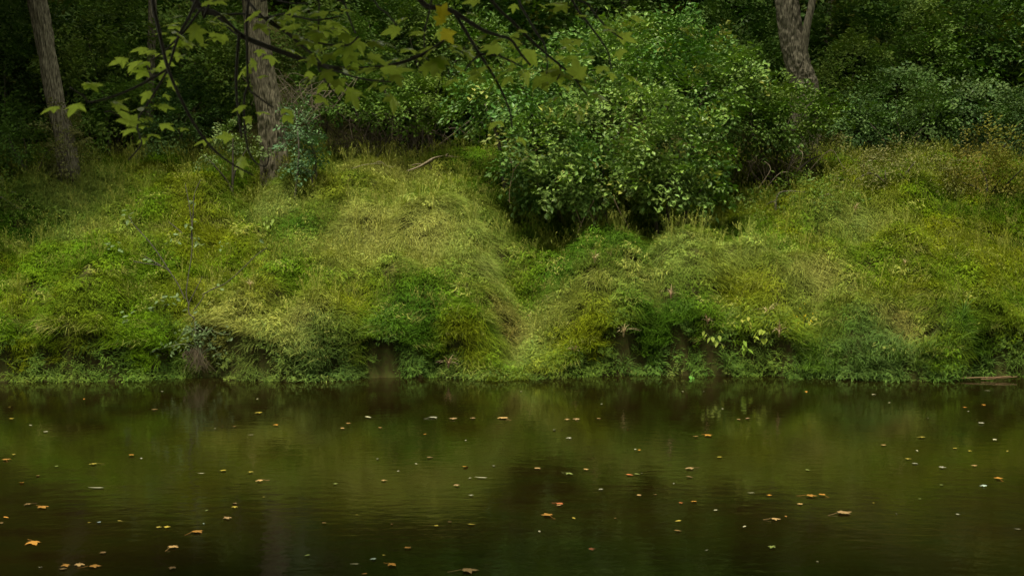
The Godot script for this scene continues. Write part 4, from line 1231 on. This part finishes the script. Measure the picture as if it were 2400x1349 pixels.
	for l in [[[2250, 886], [2300, 884], [2350, 883]], [[2300, 888], [2340, 886], [2385, 882]], [[2335, 884], [2370, 881]]]:
		var w := []
		for p in l: w.append(at(p[0], p[1], 22.0) - dl.position)
		var m := MB.new()
		m.tube(smooth_path(w, 4), 0.009, 0.004, 6)
		put("stick", m.mesh(), material("drift", lin(0.16, 0.09, 0.045), 0.8), dl)

func any_turn(r: RandomNumberGenerator, tilt: float) -> Basis:
	return Basis(Vector3.UP, r.randf() * TAU).rotated(Vector3.RIGHT, r.randfn(0.35, tilt)).rotated(Vector3.BACK, r.randfn(0, tilt))

func plant(called: String, label: String, spots: Array, depth: float, c: Color, size: float, seed_: int, per := 1) -> void:
	var r := rng_of(seed_)
	var mid := Vector3.ZERO
	for p in spots: mid += at(p[0], p[1], depth)
	mid /= spots.size()
	var ground := on_ground(1200.0 + mid.x / depth * F, 690.0)
	var front := mid + Vector3(0, -0.12, -0.12)
	var o := thing(called, label, "plant" if called != "yellow_flower" else "flower", front, "")
	var mat := material("plant_%d" % seed_, c, 0.6, Color(0.6, 0.65, 0.2), 0.2)
	var cane := material("plant_stem", lin(0.10, 0.12, 0.03), 0.7)
	for p in spots:
		var w := at(p[0], p[1], depth) - front
		var m := MB.new()
		m.tube(smooth_path([Vector3(0, -0.05, -0.05), w * 0.5 + Vector3(0, 0.03, 0), w], 3), 0.004, 0.002, 4)
		put("stem", m.mesh(), cane, o)
		for k in per:
			put("leaf" if called != "yellow_flower" else "floret", leaf_meshes["oval" if per == 1 else "lance"], mat, o, Transform3D(Basis(Vector3.RIGHT, -0.8 + r.randfn(0, 0.3)).rotated(Vector3.UP, PI + r.randfn(0, 0.9)).scaled(Vector3.ONE * size * r.randf_range(0.8, 1.2)), w + Vector3(r.randfn(0, 0.02), r.randfn(0, 0.02), 0) * (per - 1)))


# ------------------------------------------------------------------ leaves and scraps floating on the river
# place in the photograph, width there, kind: o orange, t tan, b brown, y yellow, g green, w pale, r red, c blue green, s pale sliver
const DRIFT := "197,935,10,o;376,918,8,w;25,954,8,y;20,983,14,y;67,997,9,w;112,1013,14,w;360,962,18,b;605,935,7,w;615,968,22,y;645,996,17,o;587,1020,16,s;550,1000,12,b;505,1004,6,w;523,1001,10,b;303,1067,18,o;330,1074,10,w;228,1088,24,y;30,1068,16,y;14,1080,28,o;88,1117,18,b;50,1134,22,o;224,1144,42,s;470,1110,20,s;530,1104,20,y;588,1106,18,y;617,1127,24,t;615,1166,10,y;553,1182,20,t;548,1188,18,y;530,1214,26,t;73,1182,24,b;94,1188,34,o;135,1094,12,g;7,1213,16,o;8,1226,18,b;368,1239,18,y;388,1239,20,y;450,1250,36,o;235,1226,16,c;74,1270,46,o;397,1287,34,t;246,1298,20,b;186,1323,32,t;152,1325,28,o;206,1330,38,o;146,1337,22,b;93,1332,18,w;406,1331,26,b;204,1226,10,y;274,1222,14,y;476,1229,9,c;487,1196,10,g;855,978,18,w;810,993,16,b;797,1004,14,t;890,1002,12,b;1007,980,26,w;1072,983,22,t;1115,981,16,t;1185,982,36,t;1000,1018,10,o;1092,1032,8,w;883,1077,12,w;1000,1074,20,t;972,1087,8,w;1085,1096,22,o;1154,1093,10,w;936,1104,8,w;892,1127,18,t;1105,1121,9,w;1127,1120,36,s;1068,1137,20,t;1110,1162,14,w;787,1136,14,g;835,1208,10,y;755,1226,14,b;917,1230,12,b;1027,1234,14,y;1096,1231,22,y;1050,1225,12,b;948,1287,22,o;727,1302,16,g;895,1302,10,y;882,1311,18,c;830,1323,26,s;912,1323,30,o;1080,1339,50,t;861,1346,16,o;1219,918,7,w;1413,947,7,w;1598,918,8,w;1648,918,7,w;1890,918,14,o;2043,925,12,w;2315,916,16,s;1692,958,8,w;2088,944,7,w;2257,955,12,o;2312,950,12,o;2268,964,6,w;1330,983,16,t;1360,984,20,t;1400,982,12,t;1297,1009,14,w;1317,1008,7,w;1340,1027,16,w;1470,1007,7,o;1728,984,12,t;1758,981,14,t;1655,1020,26,o;1638,1024,16,b;1490,1053,10,w;1500,1057,14,o;1692,1073,16,y;2170,1026,22,y;2075,1045,16,t;2148,1056,9,w;2174,980,7,w;2307,994,18,w;2328,1030,14,w;2244,1052,14,y;2275,1057,12,y;2364,1057,10,y;1254,1100,20,t;1328,1110,24,g;1367,1101,16,t;1467,1114,20,r;1486,1112,16,g;1626,1098,28,t;1505,1110,9,w;1413,1147,14,w;1580,1133,7,w;1608,1118,20,b;1887,1102,14,g;2121,1076,18,y;2140,1088,18,w;2200,1096,20,w;2292,1093,16,t;2345,1125,28,o;2203,1138,14,g;2315,1140,20,c;1760,1156,20,s;1804,1163,14,o;1888,1163,32,o;1933,1163,24,o;1878,1184,18,t;1305,1181,24,r;1316,1185,14,t;1289,1212,38,o;1341,1214,12,y;1493,1162,14,t;1591,1180,13,r;1633,1177,19,o;1682,1196,12,w;1597,1222,17,y;1580,1245,20,b;1807,1218,28,t;1840,1210,10,o;1963,1205,46,t;2240,1206,12,w;2385,1241,18,s;1749,1234,12,w;1813,1282,26,g;1379,1289,18,r;1918,1318,10,w;1263,1245,12,w;1540,1160,10,b;1660,1290,9,w;2100,1205,9,w;2050,1180,8,y;2160,1170,8,g;1440,1216,10,b"

func floating_leaves() -> void:
	var tones := {"o": [0.44, 0.21, 0.028], "t": [0.42, 0.27, 0.11], "b": [0.20, 0.12, 0.035], "y": [0.36, 0.29, 0.035], "g": [0.19, 0.24, 0.06], "w": [0.42, 0.41, 0.28], "r": [0.42, 0.13, 0.04], "c": [0.34, 0.44, 0.40], "s": [0.46, 0.44, 0.30]}
	var words := {"o": "orange", "t": "tan", "b": "brown", "y": "yellow", "g": "green", "w": "pale", "r": "rust red", "c": "blue grey", "s": "whitish"}
	var r := rng_of(1700)
	var sliver := MB.new()
	sliver.leaf(Vector3(0, 0, 0.5), Vector3(0, 0, -1), Vector3.UP, 1.0, 0.2, 0.3, -0.03)
	var long := sliver.mesh()
	var rowsets := {}
	for row in DRIFT.split(";"):
		var f := row.split(",")
		var px := float(f[0]); var py := float(f[1]); var wide := float(f[2]); var k: String = f[3]
		var d := view * Vector3((px - 1200.0) / F, (674.5 - py) / F, -1.0)
		var p := EYE + d * (EYE.y / -d.y)
		var size: float = wide / F * -p.z * 0.92
		var c: Array = tones[k]
		var v := r.randi_range(0, 2)
		var mat := material("drift_%s%d" % [k, v], lin(c[0] * (0.38 + v * 0.13), c[1] * (0.38 + v * 0.12), c[2] * (0.4 + v * 0.08)), 0.6, Color.BLACK, 0.3)
		var rows := "near the far bank" if py < 1010 else ("in mid river" if py < 1150 else "in the near water")
		var cols := "at the far left" if px < 300 else ("left of the centre" if px < 800 else ("at the centre" if px < 1500 else ("right of the centre" if px < 2000 else "at the far right")))
		var big := wide >= 24
		var noun := "leaf" if k != "s" and not (k == "w" and wide < 16) else ("sliver" if k == "s" else "scrap")
		var label := "%s %s %s floating %s %s" % ["large" if wide >= 30 else ("small" if wide < 15 else "middling"), words[k], noun, rows, cols]
		var turn := Basis(Vector3.UP, r.randf() * TAU)
		var y := 0.004
		if k == "s":
			turn = Basis(Vector3.UP, PI / 2 + r.randfn(0, 0.2))
			var o := put("floating_sliver", long, mat, self, Transform3D(turn.scaled(Vector3.ONE * size), Vector3(p.x, y + 0.004, p.z)))
			tag(o, label, "sliver", "scraps floating on the river")
		elif big:
			var t := thing("floating_leaf", label, "leaf", Vector3(p.x, y, p.z), "leaves floating on the river")
			put("blade", leaf_meshes["flat%d" % r.randi_range(0, 3)], mat, t, Transform3D(turn.scaled(Vector3.ONE * size * 0.95), Vector3(0, 0.012, 0)))
			var m := MB.new()
			m.tube(smooth_path([Vector3(0, 0.012, 0), turn * Vector3(0.02, 0.014, 0.4) * size, turn * Vector3(0.08, 0.006, 0.7) * size], 3), 0.002, 0.0015, 4)
			put("stalk", m.mesh(), mat, t)
		else:
			var mesh: Mesh = leaf_meshes["flat%d" % r.randi_range(0, 3)] if r.randf() < 0.6 and wide > 10 else leaf_meshes["oval"]
			var o := put("floating_leaf" if noun == "leaf" else "floating_scrap", mesh, mat, self, Transform3D(turn.rotated(Vector3.RIGHT, r.randfn(0, 0.05)).scaled(Vector3.ONE * size), Vector3(p.x, y + size * 0.12, p.z)))
			tag(o, label, noun, "leaves floating on the river" if noun == "leaf" else "scraps floating on the river")
	# leaves that would read alike are told apart by their order from the left
	for o in get_children():
		if str(o.name).begins_with("floating_"):
			var l: String = o.get_meta("label")
			if not rowsets.has(l): rowsets[l] = []
			rowsets[l].append(o)
	var nth := ["leftmost of these", "second from the left", "third from the left", "fourth from the left", "fifth from the left", "sixth from the left", "seventh from the left", "eighth from the left", "ninth from the left", "tenth from the left"]
	for l in rowsets:
		var list: Array = rowsets[l]
		if list.size() > 1:
			list.sort_custom(func(a, b): return a.position.x / -a.position.z < b.position.x / -b.position.z)
			for i in list.size():
				list[i].set_meta("label", l.replace("floating ", "") + ", " + nth[mini(i, 9)])
